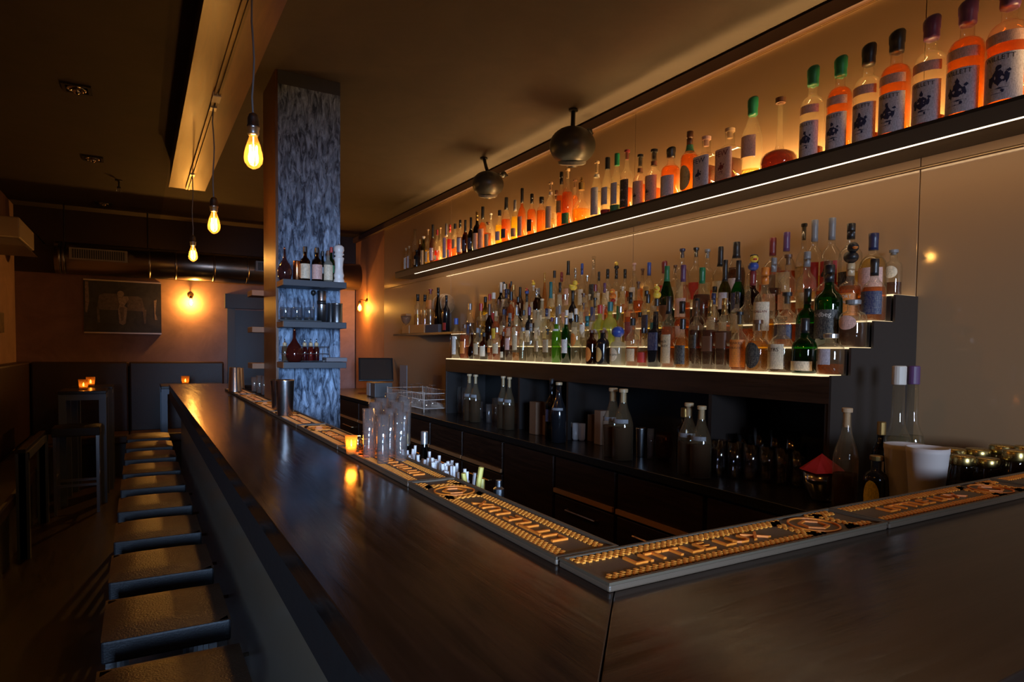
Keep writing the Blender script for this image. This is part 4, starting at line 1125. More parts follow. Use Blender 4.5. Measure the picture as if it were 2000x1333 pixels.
def pbottle(px, top_, w, gls, cap, lab, label, zb, Y=PY, kind='std'):
    bottle(px, top_, w, kind, gls, 'dark' if gls == 'brown' else None, .7, 'cap', cap, lab, zb, 0, label, 'small bottles on the pillar shelves', None, face=R(-8), Yc=Y)
pbottle(596, 482, 19, 'brown', 'black', (.08,.50,1.2,'cream'), 'brown bitters bottle with cream label, first on the top pillar shelf', z)
pbottle(619, 484, 20, 'brown', 'black', (.08,.50,1.2,'pink'), 'brown bitters bottle with pink label, second on the top pillar shelf', z)
pbottle(630, 491, 13, 'dark', 'black', (.3,.5,1.2,'grey'), 'small dark bottle behind the others on the top pillar shelf', z, PY+.05)
pbottle(641, 490, 17, 'frost', 'brown', (.08,.55,1.3,'cream'), 'pale bottle with brown cap beside the white pepper mill', z)
pbottle(647, 483, 13, 'green', 'red', (.3,.5,1.2,'green'), 'slim green bottle with red cap behind the pepper mill', z, PY+.05)
gl('pepper_mill', 'tall white turned pepper mill on the top pillar shelf', 'pepper mill', 662, 549, 477, 21, [(.95,0),(1,.02),(.98,.08),(.80,.13),(.92,.18),(.93,.22),(.80,.27),(.72,.40),(.80,.55),(.92,.62),(.95,.645),(.70,.67),(.66,.70),(.95,.725),(.9,.75),(.75,.77),(.95,.84),(.92,.92),(.55,.965),(.2,.975)], M_wht, z, Y=PY, parts=[('finial', [(.12,.97),(.2,.985),(.1,1.0)], M_chrome)])
z = PSZ[1]+.001
for i, px in enumerate((558, 580, 604)):
    gl('glass_jar', 'small clear glass jar, %s of three on the middle pillar shelf' % ORD[i], 'jar', px, 626, 601, 21, [(.9,0),(1,.05),(1,.95),(.97,1)], thin('jar_glass', (.75, .80, .84), .10, .6, body=.12, bodycol=(.4, .45, .5)), z, 'glass jars on the pillar shelf', Y=PY, parts=[('contents', [(.8,.05),(.8,.3)], M_black)])
gl('muddler', 'thin steel bar spoon with round black ball end on the middle pillar shelf', 'bar tool', 612, 622, 567, 10, [(.12,0),(.12,.9)], M_chrome, z, Y=PY+.06, parts=[('ball_end', [(.3,.83),(.9,.88),(1,.92),(.8,.98),(.3,1.0)], M_black)])
gl('cocktail_shaker', 'tall steel flask with a black band on the middle pillar shelf', 'shaker', 628, 626, 568, 17, [(1,0),(1,.56),(1,.98),(.9,1)], M_steel, z, Y=PY, parts=[('black_band', [(1.03,.56),(1.03,.68)], M_black)])
for i, px in enumerate((648, 658)):
    gl('steel_tin', 'straight steel tin, %s on the middle pillar shelf' % ('farther one' if i == 0 else 'nearer one with lid rim'), 'tin', px, 627, 593, 21, [(.98,0),(1,.02),(1,.92),(1.06,.94),(1.06,.98),(1,1)], M_steel, z, 'steel tins on the pillar shelf', Y=PY+(.04 if i == 0 else -.01))
t = thing('metal_plate', 'thin dark tray lying at the left of the middle pillar shelf', 'tray', (at(590, 627, Y=3.66).x, 3.665, z)); obj('plate', box(-.12, .10, -.03, .02, 0, .006), M_black, t)
z = PSZ[2]+.001
rk = at(589, 700, Y=PY+.02)
t = thing('wire_rack', 'small black wire rack holding dasher bottles on the bottom pillar shelf', 'rack', (rk.x+.03, PY+.03, z))
bm = bmesh.new()
for zz in (.004, .045, .085):
    tube(bm, [(-.14, -.035, zz), (.12, -.035, zz), (.12, .035, zz), (-.14, .035, zz), (-.14, -.035, zz)], .0018, 5)
for k in range(8): tube(bm, [(-.14+.037*k, -.035, 0), (-.14+.037*k, -.035, .085)], .0014, 5)
obj('wire_frame', bm, M_chrome, t)
for i, (px, c) in enumerate(((556, 'tan'), (595, 'darkred'), (607, 'red'), (618, 'darkred'))):
    gl('dasher_bottle', 'small dasher bottle with steel spout, %s in the wire rack' % ORD[i], 'bottle', px, 703, 662, 11, [(.9,0),(1,.03),(1,.5),(.8,.6),(.5,.66),(.5,.72)], thin('dasher_'+c, (.4,.15,.1), .08, .5, body=.3, bodycol=COLS[c]), z+.004, 'dasher bottles on the pillar', Y=PY+.03,
       parts=[('collar', [(.62,.66),(.66,.80),(.4,.83)], plain('cap_tan', COLS['tan'], .5)), ('spout', [(.2,.82),(.12,1.0)], M_chrome)])
gl('carafe', 'round dark red carafe with copper spout on the bottom pillar shelf', 'carafe', 575, 707, 641, 33, CARAFE, M_red, z, Y=PY-.04, parts=[('spout', tip, M_cop)])
t = thing('slate_box', 'flat grey box at the right end of the bottom pillar shelf', 'box', (at(652, 706, Y=PY).x, PY, z)); obj('lid', box(-.055, .065, -.05, .05, .0, .024), plain('grey_box', (.12, .11, .12), .5), t, bevel=.003)

# ------------------------------------------------------------------ things on the bar top
TIN = [(.80,0),(.82,.01),(.97,.93),(1.0,.97),(1.0,1.0),(.97,1.0),(.94,.93)]
M_tin = plain('mirror_tin', (.72, .71, .70), .24, metal=1)
tz = T+.0145
def onbar(nm, label, cat, px, base, top_, w, prof, mat, group, z_=T+.0145, **k):
    return gl(nm, label, cat, px, base, top_, w, prof, mat, z_, group, **k)
onbar('mixing_tin', 'steel mixing tin upside down on the far bar mats, left of the tall glasses', 'mixing tin', 459, 766, 718, 25, [(1.0,0),(1.0,.04),(.97,.06),(.80,.99),(.78,1.0)], M_tin, 'steel mixing tins on the bar')
onbar('mixing_tin', 'steel mixing tin close behind the far tin on the bar', 'mixing tin', 466, 760, 719, 22, [(1.0,0),(1.0,.04),(.97,.06),(.80,.99),(.78,1.0)], M_tin, 'steel mixing tins on the bar')
onbar('mixing_tin', 'large bright steel mixing tin in front of the blue pillar', 'mixing tin', 557, 812, 742, 35, TIN, M_tin, 'steel mixing tins on the bar')
onbar('mixing_tin', 'second large mixing tin just left behind the bright one by the pillar', 'mixing tin', 545, 800, 742, 32, TIN, M_tin, 'steel mixing tins on the bar')
GLS = [(.80,0),(.84,.012),(.90,.5),(.985,1.0),(.95,1.0),(.87,.5),(.80,.06),(.05,.05)]
M_hb = thin('highball_glass', (.90, .90, .90), .12, .8, body=.07, bodycol=(.85, .75, .7))
for i, (px, b, tp) in enumerate(((497, 765, 737), (507, 768, 734), (516, 772, 735))):
    onbar('tumbler', 'tall tumbler on the far bar, %s of three left of the pillar' % ORD[i], 'drinking glass', px, b, tp, 12, GLS, M_hb, 'tumblers at the far bar')
pos = [(721, 893, 800), (733, 880, 797), (745, 872, 794), (748, 905, 797), (762, 893, 795), (775, 880, 794), (765, 862, 792), (783, 900, 795), (790, 870, 797)]
wh = ['front left of', 'second at the front left of', 'back left of', 'middle front of', 'centre of', 'back centre of', 'farthest back in', 'front right of', 'back right of']
for (px, b, tp), n_ in zip(pos, wh):
    onbar('highball_glass', 'tall clear highball glass, %s the cluster on the bar mat' % n_, 'drinking glass', px, b, b-94, 27, GLS, M_hb, 'highball glasses clustered on the bar')
# candle
_, ci = onbar('tealight_holder', 'glass tealight holder glowing at the edge of the bar mat near the pillar', 'candle', 686, 887, 852, 24, [(.7,0),(.8,.03),(1,1.0),(.95,1.0),(.72,.12),(.05,.1)], thin('tealight_glass', (1, .75, .40), .08, .6, body=.25, bodycol=(.9, .5, .15)), None,
      parts=[('wax', [(.62,.10),(.62,.35)], plain('wax', (.8,.6,.35), .5)), ('flame', [(.05,.42),(.16,.52),(.12,.66),(.02,.8)], emit('candle_flame', (1, .50, .12), 45))])
def glow(p, e, c=(1, .5, .14), r=.015, nm='candle_glow'):
    l = bpy.data.lights.new(nm, 'POINT'); l.energy = e; l.color = c; l.shadow_soft_size = r
    o = bpy.data.objects.new(nm, l); COL.objects.link(o); o.location = p
    return o
glow((ci[0], ci[1], ci[2]+ci[3]*.7), .55)
for i, (px, b, c) in enumerate(((699, 878, 'steel'), (712, 884, 'steel'))):
    onbar('jigger', 'small steel jigger, %s the tealight on the bar' % ('beside' if i == 0 else 'second right of'), 'jigger', px, b, b-26, 14, [(.8,0),(1,.02),(.5,.48),(.5,.52),(.9,1.0),(.85,1.0)], M_chrome, 'jiggers by the tealight')

# speed rail behind the bar: bottles, caddies
rail = thing('speed_rail', 'steel ledge with bottles hung just inside the long leg of the bar', 'speed rail', (0, 0, 0))
RZ = 1.0
obj('rail_tray', box(BX1+.004, BX1+.18, 1.62, 3.6, RZ-.012, RZ), M_steel, rail)
obj('rail_lip', box(BX1+.175, BX1+.18, 1.62, 3.6, RZ, RZ+.06), M_steel, rail)
obj('rail_bracket', box(BX1-.10, BX1+.01, 2.5, 2.54, RZ-.08, RZ-.012), M_steel, rail)
def raily(px, X): return at(px, 900, X=X).y
for i, (px, yt, w_, c) in enumerate(((779, 838, 16, 'black'), (796, 846, 15, 'gold'), (829, 843, 17, 'silver'))):
    p = at(px, yt, X=BX1+.075)
    if p.y > 3.45: p.y = 3.4
    bottle(px, yt, w_*1.9, 'bowling', 'dark', None, .5, 'cap', c, (.2, .5, 1.1, 'tan'), RZ+.001, BX1+.12, 'bottle neck with %s cap standing in the rail behind the bar' % c, 'bottles in the speed rail')
q = at(845, 925, X=BX1+.06)
t = thing('straw_caddy', 'long open caddy of white paper straws and napkins inside the bar edge', 'caddy', (BX1+.045, q.y, RZ+.001))
obj('caddy_box', box(-.035, .035, -.26, .24, 0, .09), M_black, t, bevel=.002)
bm = bmesh.new(); rnd = random.Random(5)
for k in range(95):
    yy_ = -.24+.46*k/95; x_ = rnd.uniform(-.025, .025); h_ = rnd.uniform(.13, .175)
    tube(bm, [(x_, yy_, .05), (x_+rnd.uniform(-.01, .01), yy_+rnd.uniform(-.01, .01), h_)], .0042, 6)
tag(obj('paper_straws', bm, plain('white_straws', (.62, .57, .55), .6), t), kind='stuff')
q = at(915, 930, X=BX1+.06)
t = thing('garnish_pot', 'small pot of yellow lemon peels inside the bar edge', 'garnish pot', (BX1+.05, q.y-.06, RZ+.001))
obj('pot', lat([(.035,0),(.04,.01),(.045,.10),(.042,.10)], seg=20), M_black, t, smooth=True)
bm = bmesh.new()
for k in range(9): tube(bm, [(.02*cos(k*2.1), .02*sin(k*2.1), .09), (.03*cos(k*2.1+.5), .03*sin(k*2.1+.5), .15+.02*(k % 3))], .006, 6)
obj('lemon_peels', bm, plain('lemon_peel', (.62, .48, .10), .5), t)
t = thing('small_sauce_bottle', 'tiny dark dropper bottle beside the lemon peels', 'bottle', (BX1+.06, q.y-.16, RZ+.001))
obj('body', lat([(.02,0),(.022,.01),(.022,.08),(.012,.10),(.012,.13)], seg=16), M_black, t, smooth=True)
obj('dropper_cap', lat([(.013,.13),(.013,.15),(.007,.155),(.007,.17)], seg=14), M_steel, t)
ns = len([o for o in bpy.data.objects if o.name.startswith('speed_rail')])

# ------------------------------------------------------------------ things on the back counter
cz = CT+.001
def onc(nm, label, cat, px, base, top_, w_, prof, mat, group=None, **k):
    return gl(nm, label, cat, px, base, top_, w_, prof, mat, cz, group, **k)
def cbot(px, yt, w_, kind, gls, liq, lvl, cap, cc, lab, X, label, group='bottles on the back counter', tx=None, neck=None):
    return bottle(px, yt, w_, kind, gls, liq, lvl, cap, cc, lab, cz, X, label, group, tx, neck=neck)
# register
p = at(738, 745, X=2.42)
t = thing('point_of_sale_screen', 'black tilted touch screen of the till at the far end of the counter', 'screen', (2.40, p.y, cz), R(-15))
rot = Matrix.Rotation(R(-32), 3, 'X')
bm = bx(bmesh.new(), -.20, .20, -.012, .012, 0, .30, Matrix.Rotation(R(-28), 3, 'X'))
for v in bm.verts: v.co.z += .12
obj('screen_housing', bm, M_black, t, bevel=.004)
bm = bx(bmesh.new(), -.18, .18, -.0145, -.0125, .02, .28, Matrix.Rotation(R(-28), 3, 'X'))
for v in bm.verts: v.co.z += .12
obj('screen_glass', bm, plain('dark_screen', (.05, .035, .028), .12, spec=.8), t)
obj('foot', box(-.11, .11, -.05, .16, 0, .02), M_black, t)
obj('stand', box(-.04, .04, .02, .09, .02, .17), M_black, t)
p = at(737, 765, X=2.15)
t = thing('receipt_printer', 'dark grey receipt printer with white side in front of the till screen', 'printer', (2.17, p.y, cz), R(0))
obj('housing', box(-.09, .10, -.13, .13, 0, .15), plain('printer_grey', (.09, .085, .085), .5), t, bevel=.008)
obj('side_panel', box(-.095, -.085, .02, .13, .01, .14), plain('printer_white', (.42, .40, .40), .5), t)
t = thing('menu_stand', 'pale upright card holder behind the receipt printer', 'card holder', (2.40, p.y-.10, cz))
obj('card', box(-.004, .004, -.10, .10, .0, .33), plain('grey_card', (.20, .19, .20), .6), t)
obj('card_foot', box(-.05, .05, -.10, .10, 0, .012), M_black, t)
# dish rack
p0, p1 = at(776, 770, X=2.05), at(868, 790, X=2.05)
ry0, ry1 = BY_B+.06, p0.y
t = thing('dish_rack', 'white wire dish rack on the counter left of the bottle display', 'dish rack', (2.12, (ry0+ry1)/2, cz))
hy = (ry1-ry0)/2-.02
bm = bmesh.new()
for zz in (.03, .10, .15):
    tube(bm, [(-.17, -hy, zz), (.17, -hy, zz), (.17, hy, zz), (-.17, hy, zz), (-.17, -hy, zz)], .0028, 6)
nk_ = 24
for k in range(nk_+1):
    y_ = -hy+2*hy*k/nk_
    tube(bm, [(-.17, y_, .15), (-.17, y_, .03), (.17, y_, .03), (.17, y_, .15)], .0018, 5)
for sx in (-1, 1):
    for sy in (-1, 1): tube(bm, [(.17*sx, hy*sy, 0), (.17*sx, hy*sy, .16)], .004, 6)
obj('wire_basket', bm, plain('white_wire', (.60, .50, .42), .4), t, smooth=True)
for i, (dx_, dy_) in enumerate(((-.08, -hy*.6), (.04, -hy*.25), (-.08, hy*.15), (.05, hy*.5), (-.06, hy*.8))):
    g = thing('wine_glass', 'wine glass upside down in the dish rack, %s from the bottle display' % ORD[i], 'drinking glass', (2.12+dx_, (ry0+ry1)/2+dy_, cz+.002), 0, 'glasses drying in the rack')
    obj('bowl', lat([(.034,0),(.040,.03),(.036,.07),(.012,.10),(.005,.11)], seg=20, cap=False), M_hb, g, smooth=True)
    obj('stem', lat([(.004,.11),(.004,.19),(.03,.194),(.03,.198)], seg=16), M_hb, g, smooth=True)
t = thing('metal_canister', 'grey canister behind the dish rack', 'canister', (2.45, ry1-.35, cz)); obj('body', lat([(.05,0),(.052,.01),(.052,.24),(.05,.25)], seg=20), plain('canister_grey', (.18,.16,.15), .4, metal=.5), t, smooth=True); obj('lid', lat([(.054,.25),(.054,.265),(.02,.27)], seg=20), M_steel, t)
t = thing('milk_jug', 'pale plastic bottle with black stopper behind the dish rack', 'bottle', (2.45, ry1-.62, cz)); obj('body', lat([(.045,0),(.048,.01),(.046,.18),(.018,.24),(.018,.27)], seg=20), plain('pale_plastic', (.45,.36,.30), .4), t, smooth=True); obj('stopper', lat([(.02,.27),(.026,.28),(.026,.31),(.01,.32)], seg=16), M_black, t)
# small bracket shelf left of the display
g0, g1 = at(775, 650, X=2.40), None
GZ = at(840, 650, X=2.36).z
gs = thing('glass_shelf', 'narrow dark wall shelf with glass and bottles left of the bottle display', 'shelf')
GY1 = at(775, 648, X=2.40).y; GY0 = BY_B+.02
obj('board', box(2.36, W-.006, GY0, GY1, GZ-.02, GZ), plain('shelf_dark', (.06, .035, .025), .3), gs)
obj('light_strip', box(2.362, 2.368, GY0+.02, GY0+.45, GZ-.023, GZ-.02), emit('shelf_edge_led', (1, .86, .66), 7), gs)
gz = GZ+.001
def onsh(px, yt, w_, kind, gls, liq, lvl, cap, cc, lab, label, X=2.5):
    return bottle(px, yt, w_, kind, gls, liq, lvl, cap, cc, lab, gz, X, label, 'things on the small wall shelf')
onsh(816, 575, 14, 'jug', 'clear', 'pale', .5, 'foil', 'black', None, 'cut glass bottle with thin black stopper, first on the small wall shelf')
onsh(830, 576, 14, 'jug', 'clear', 'pale', .5, 'foil', 'black', None, 'cut glass bottle with thin black stopper, second on the small wall shelf')
onsh(841, 565, 17, 'jug', 'clear', 'clear', .5, 'cork', 'darkred', (.55, .75, 1.3, 'orange'), 'cut glass decanter with red stopper on the small wall shelf')
onsh(856, 562, 18, 'cone', 'dark', None, 0, 'foil', 'black', None, 'tall dark tapered bottle beside the small barrel', 2.43)
onsh(872, 577, 14, 'std', 'black', None, 0, 'foil', 'black', (.05, .25, .9, 'red'), 'black bottle with red label in front of the small barrel', 2.40)
bp = at(866, 600, X=2.55)
t = thing('wooden_barrel', 'small pale wooden barrel with light hoops on the wall shelf', 'barrel', (2.545, min(bp.y, GY1-.2), gz))
rb = .105; rotx = Matrix.Rotation(R(90), 3, 'X')
bm = lathe(bmesh.new(), [(rb*.80, -.12), (rb*.93, -.06), (rb, 0), (rb*.93, .06), (rb*.80, .12)], seg=24, rot=rotx)
for v in bm.verts: v.co.z += rb+.17; v.co.x *= .8
obj('staves', bm, wood('barrel_oak', (.25, .13, .06), (.45, .27, .13), .5, 'Y', 1), t, smooth=True)
bm = bmesh.new()
for yy_, rr in ((-.10, rb*.86), (-.05, rb*.96), (.05, rb*.96), (.10, rb*.86)):
    lathe(bm, [(rr, yy_-.008), (rr, yy_+.008)], seg=24, rot=rotx)
for v in bm.verts: v.co.z += rb+.17; v.co.x *= .81
obj('hoops', bm, plain('pale_hoop', (.55, .45, .33), .4), t, smooth=True)
obj('cradle', box(-.05, .05, -.09, .09, 0, .19), plain('shelf_dark', (.06, .035, .025), .3), t)
cp_ = at(793, 648, X=2.46)
t = thing('coupe_glass', 'stemmed coupe glass with a wooden lid at the left end of the wall shelf', 'drinking glass', (2.46, min(cp_.y, GY1-.06), gz))
obj('bowl', lat([(.006,.10),(.03,.115),(.052,.15),(.058,.19),(.055,.19),(.03,.12)], seg=22, cap=False), M_hb, t, smooth=True)
obj('stem', lat([(.035,0),(.035,.004),(.005,.012),(.005,.10)], seg=16), M_hb, t, smooth=True)
obj('wooden_lid', box(-.03, .03, -.075, .075, .191, .212), plain('orange_wood', (.42, .17, .05), .5), t, bevel=.003)
for i, (pa, pb, c, mm) in enumerate(((792, 806, 'short', .0), (808, 836, 'long', .0))):
    ya, yb = at(pa, 645, X=2.42).y, at(pb, 645, X=2.42).y
    ya = min(ya, GY1-.02)
    t = thing('wooden_block', '%s orange wooden block lying at the front of the wall shelf' % c, 'box', (2.41, (ya+yb)/2, gz), 0, 'wooden blocks on the wall shelf')
    hh = (ya-yb)/2-.004
    obj('block', box(-.03, .03, -hh, hh, 0, .085), plain('orange_wood', (.42, .17, .05), .5), t, bevel=.004)
ya, yb = at(838, 645, X=2.42).y, at(864, 645, X=2.42).y
t = thing('felt_box', 'low grey felt box with small bowl on the wall shelf', 'box', (2.41, (ya+yb)/2, gz)); obj('box_body', box(-.03, .03, -(ya-yb)/2+.004, (ya-yb)/2-.004, 0, .075), plain('grey_felt', (.10, .08, .08), .9), t, bevel=.004)

# in front of the niches: paired bottles, glasses, boxes (standing near the front of the display)
XN = 2.02
for i, px in enumerate((880, 889, 898, 907)):
    onc('highball_glass', 'tall glass at the far left of the niches, %s in its row' % ORD[i], 'drinking glass', px, 803+i*2, 753+i*1.5, 10.5, GLS, M_hb, 'tall glasses in the first niche')
pairs = [(917, 731, 22, 'first'), (929, 732, 22, 'second'), (983, 735, 22, 'third'), (995, 737, 22, 'fourth'), (1198, 758, 40, 'fifth'), (1218, 760, 40, 'sixth'), (1346, 787, 40, 'seventh'), (1371, 793, 40, 'eighth')]
for px, yt, w_, n_ in pairs:
    cbot(px, yt, w_, 'bowling', 'clear' if px > 1100 else 'clear', 'dark', .46, 'cork', 'tan', (.52, .58, 1.3, 'grey'), 1.99 if px > 1100 else 2.03, 'clear unlabelled bottle with pale cork, %s from the left before the niches' % n_, 'cork stoppered bottles before the niches')
cbot(1078, 740, 24, 'std', 'dark', None, 0, 'foil', 'black', (.3, .5, 1.1, 'navy'), 2.03, 'dark slim bottle left of the pale corked black bottle')
cbot(1092, 747, 30, 'bowling', 'black', None, 0, 'cork', 'tan', (.54, .58, 1.4, 'grey'), 2.0, 'black bottle with pale cork and grey band by the second niche')
cbot(1338, 797, 30, 'tall', 'brown', None, 0, 'cap', 'gold', None, 2.07, 'brown bottle with gold cap behind the seventh corked bottle')
for i, (px, b, tp, w_) in enumerate(((938, 818, 785, 12), (955, 826, 790, 14), (968, 822, 778, 15), (1006, 828, 788, 12), (1018, 832, 790, 12), (1028, 834, 788, 12))):
    onc('tumbler', 'short glass before the first niches, %s from the left' % ORD[i], 'drinking glass', px, b, tp, w_, GLS, M_hb, 'short glasses before the niches')
for i, (px, b, tp, w_, c) in enumerate(((1050, 848, 785, 24, (.16, .08, .04)), (1066, 850, 812, 10, (.38, .24, .17)), (1156, 862, 810, 13, (.22, .14, .09)), (1174, 868, 802, 20, (.25, .16, .11)))):
    q = at(px, b, Z=cz); hh = at(px, tp, Y=q.y).z-cz; ww = w_*depth(q)/FPX/2
    lb = ['upright brown wooden box between the glasses and dark bottles', 'slim pink carton beside the upright wooden box', 'slim brown carton right of the white cups', 'taller tan carton beside the fifth corked bottle'][i]
    t = thing('carton', lb, 'box', (q.x, q.y, cz), 0, None); obj('box_body', box(-ww, ww, -ww, ww, 0, hh), plain('carton_%d' % i, c, .6), t, bevel=.002)
for i, (px, b) in enumerate(((1112, 858), (1124, 860), (1136, 861))):
    onc('white_cup', 'small white porcelain cup, %s of three before the second niche' % ORD[i], 'cup', px, b, b-33, 14, [(.7,0),(.95,.1),(1,1.0),(.94,1.0),(.6,.1)], plain('porcelain', (.55, .50, .48), .3), 'white cups before the niche')
onc('steel_cup', 'steel cup between the corked bottle pairs', 'cup', 1251, 892, 836, 20, TIN, M_steel)
onc('mixing_glass', 'slim clear mixing glass right of the steel cup', 'drinking glass', 1270, 896, 838, 14, GLS, M_hb)
onc('brown_bowl', 'round brown glass bowl left of the seventh corked bottle', 'bowl', 1296, 898, 846, 36, [(.5,0),(.8,.12),(1,.5),(.9,.85),(.8,1.0),(.74,.95)], thin('brown_bowl_glass', (.5, .25, .12), .1, .6, body=.3, bodycol=(.18, .08, .04)))
k = 0
M_mug = thin('cut_mug_glass', (.82, .82, .84), .16, .9, grough=.08)
for row, (b0, tp0) in enumerate(((912, 842), (930, 850))):
    for j in range(7):
        px = 1392+j*31+row*12; b = b0+j*4
        if px > 1570: continue
        big = j in (3, 4, 5)
        onc('mixing_glass', 'cut glass mixing beaker, %s in the %s row beside the red napkins' % (ORD[j], 'back' if row == 0 else 'front'), 'drinking glass', px, b, b-(88 if big and row == 0 else 70), 30, [(.86,0),(.92,.02),(.95,.5),(1,1.0),(.95,1.0),(.9,.3),(.86,.09),(.05,.08)], M_mug, 'cut mixing glasses on the counter', seg=14)
# red napkins over a steel bowl
t_, bi = onc('steel_bowl', 'hammered steel bowl beneath red folded napkins', 'bowl', 1606, 955, 921, 70, [(.5,0),(.62,.1),(.95,.6),(1,1.0),(.96,1.0),(.6,.15)], M_chrome, X=2.045)
t = thing('red_napkin', 'red napkins folded into a low pyramid resting on the steel bowl', 'napkin', (bi[0], bi[1], cz+bi[3]+.001), R(20))
bm = bmesh.new(); rr = bi[4]*1.22
base = [bm.verts.new((rr*cos(a), rr*sin(a), .006*((i_ % 2)))) for i_, a in enumerate([pi/4*k_ for k_ in range(8)])]
tp_ = bm.verts.new((-.01, 0, .062)); bt_ = bm.verts.new((0, 0, -.0))
for i_ in range(8): bm.faces.new((base[i_], base[(i_+1) % 8], tp_)); bm.faces.new((base[(i_+1) % 8], base[i_], bt_))
obj('folded_cloth', bm, plain('red_cloth', (.50, .012, .015), .8), t)
cbot(1655, 797, 46, 'bowling', 'clear', 'dark', .35, 'cork', 'cork', None, 2.02, 'clear bottle with small cork right of the red napkins')
cbot(1722, 824, 30, 'tall', 'dark', None, 0, 'cap', 'gold', (.25, .55, 1.1, 'tan'), 2.13, 'dark slim bottle with gold cap behind the paper cups')
cbot(1757, 715, 50, 'winecap', 'clear', 'clear', .5, 'cap', 'white', (.12, .44, 1.3, 'white'), 2.19, 'tall clear bottle with white cap and white label', tx=None)
cbot(1785, 715, 44, 'winecap', 'clear', 'clear', .5, 'cap', 'purple', (.12, .44, 1.3, 'cream'), 2.28, 'tall clear bottle with purple cap and cream label', tx=None)
cbot(1712, 890, 44, 'jug', 'black', None, 0, 'cork', 'gold', (.10, .62, .7, 'yellow', True), 1.97, 'small dark jar with round yellow label left of the paper cups')
for i, (px, b, lb) in enumerate(((1768, 952, 'left stack of white paper cups beneath the tall clear bottles'), (1812, 962, 'right stack of white paper cups nearer the bar mat'))):
    XX_ = (2.03, 1.965)[i]
    onc('paper_cups', lb, 'paper cups', px, b, (868, 874)[i], 74, [(.62,0),(.64,.01),(.98,.93),(1.0,.94),(1.0,1.0),(.95,1.0),(.9,.8)], plain('white_paper_cup', (.58, .52, .50), .6), None, X=XX_)
jr = [(1880, 2.16, 900), (1928, 2.24, 905), (1984, 2.28, 890), (1862, 2.40, 886), (1910, 2.46, 887), (1958, 2.52, 880), (2006, 2.52, 882)]
for i, (px, XJ, tp) in enumerate(jr):
    onc('preserving_jar', 'dark filled jar with golden lid behind the right bar mats, %s of seven' % ORD[i], 'jar', px, 0, tp-10, 46, [(.9,0),(1,.04),(1,.72),(.86,.84),(.84,.88)], thin('jar_of_preserves', (.55, .45, .25), .10, .6, body=.2, bodycol=(.06, .035, .015)), 'jars with golden lids',
        parts=[('golden_lid', [(.88,.86),(.92,.88),(.92,.98),(.84,1.0)], plain('lid_gold', (.55, .40, .14), .28, metal=1)), ('contents', [(.85,.05),(.85,.6)], plain('dark_preserve', (.06, .015, .008), .3))], X=XJ)
# carton stored low behind the short leg
q = at(1445, 1010, X=1.80)
t = thing('white_carton', 'white printed carton low under the counter behind the short bar leg', 'box', (1.74, q.y, .62), R(8))
obj('box_body', box(-.06, .06, -.13, .13, 0, .15), plain('white_card', (.38, .34, .35), .6), t, bevel=.002)
obj('blue_print', box(-.062, -.060, .06, .12, .03, .12), plain('blue_print', (.05, .07, .25), .6), t)
obj('stand', box(-.05, .07, -.16, .16, -.62, 0), M_bb, t)

# ------------------------------------------------------------------ far end of the room
# hanging photograph
a_, b_ = at(162.5, 545, Y=FY-.03), at(315.5, 653, Y=FY-.03)
t = thing('framed_photograph', 'large black and white photograph of an old armchair and a figure on the far wall', 'picture', ((a_.x+b_.x)/2, FY-.002, (a_.z+b_.z)/2))
hw, hh = (b_.x-a_.x)/2, (a_.z-b_.z)/2
obj('print_board', box(-hw, hw, -.028, 0, -hh, hh), mottled('dark_photo_print', (.010, .009, .010), (.035, .030, .032), 6, .5, bump=0), t)
bm = box(-hw, hw, -.032, -.0, hh-.012, hh+.004); bx(bm, -hw, hw, -.032, 0, -hh-.004, -hh+.012)
obj('hanging_rails', bm, plain('pale_rail', (.45, .36, .33), .4, metal=.6), t)
M_gr1 = mottled('photo_grey', (.05, .035, .035), (.12, .085, .08), 30, .5, bump=0)
M_gr2 = mottled('photo_light_grey', (.10, .07, .065), (.26, .19, .18), 40, .5, bump=0)
def pic(poly, m, d, nm): 
    bm = bmesh.new(); vs = [bm.verts.new((x_*hw, -.0285-d, y_*hh)) for x_, y_ in poly]; bm.faces.new(vs); return obj(nm, bm, m, t)
def ell(cx_, cy_, rx, ry, n=20): return [(cx_+rx*cos(2*pi*i/n), cy_+ry*sin(2*pi*i/n)) for i in range(n)]
pic([(-.66,.02),(-.62,.42),(-.50,.50),(-.18,.50),(-.12,.40),(-.12,-.12),(-.62,-.12)], M_gr1, .0004, 'sofa_image')
pic([(.10,-.12),(.10,.42),(.38,.44),(.48,.36),(.56,-.05),(.50,-.14)], M_gr1, .0004, 'sofa_image')
pic([(-.68,-.02),(-.62,.0),(-.60,-.60),(-.66,-.60)], M_gr1, .0006, 'sofa_image'); pic([(.50,-.10),(.60,-.06),(.58,-.60),(.54,-.62)], M_gr1, .0006, 'sofa_image')
pic([(-.96,.92),(-.88,.92),(-.86,.2),(-.92,-.25),(-.96,-.2)], M_gr2, .0004, 'window_image'); pic([(.80,.30),(.88,.34),(.84,-.2),(.90,-.45),(.82,-.45)], M_gr2, .0004, 'window_image')
pic(ell(-.07, .50, .09, .12), M_gr2, .0012, 'figure_image')
pic([(-.16,.40),(.12,.42),(.14,.30),(.02,.05),(.10,-.02),(.05,-.62),(-.02,-.68),(-.11,-.62),(-.14,-.1),(-.10,.1)], M_gr2, .0010, 'figure_image')
pic([(-.09,.0),(.02,.0),(.0,-.5),(-.06,-.55)], M_gr1, .0014, 'figure_image')
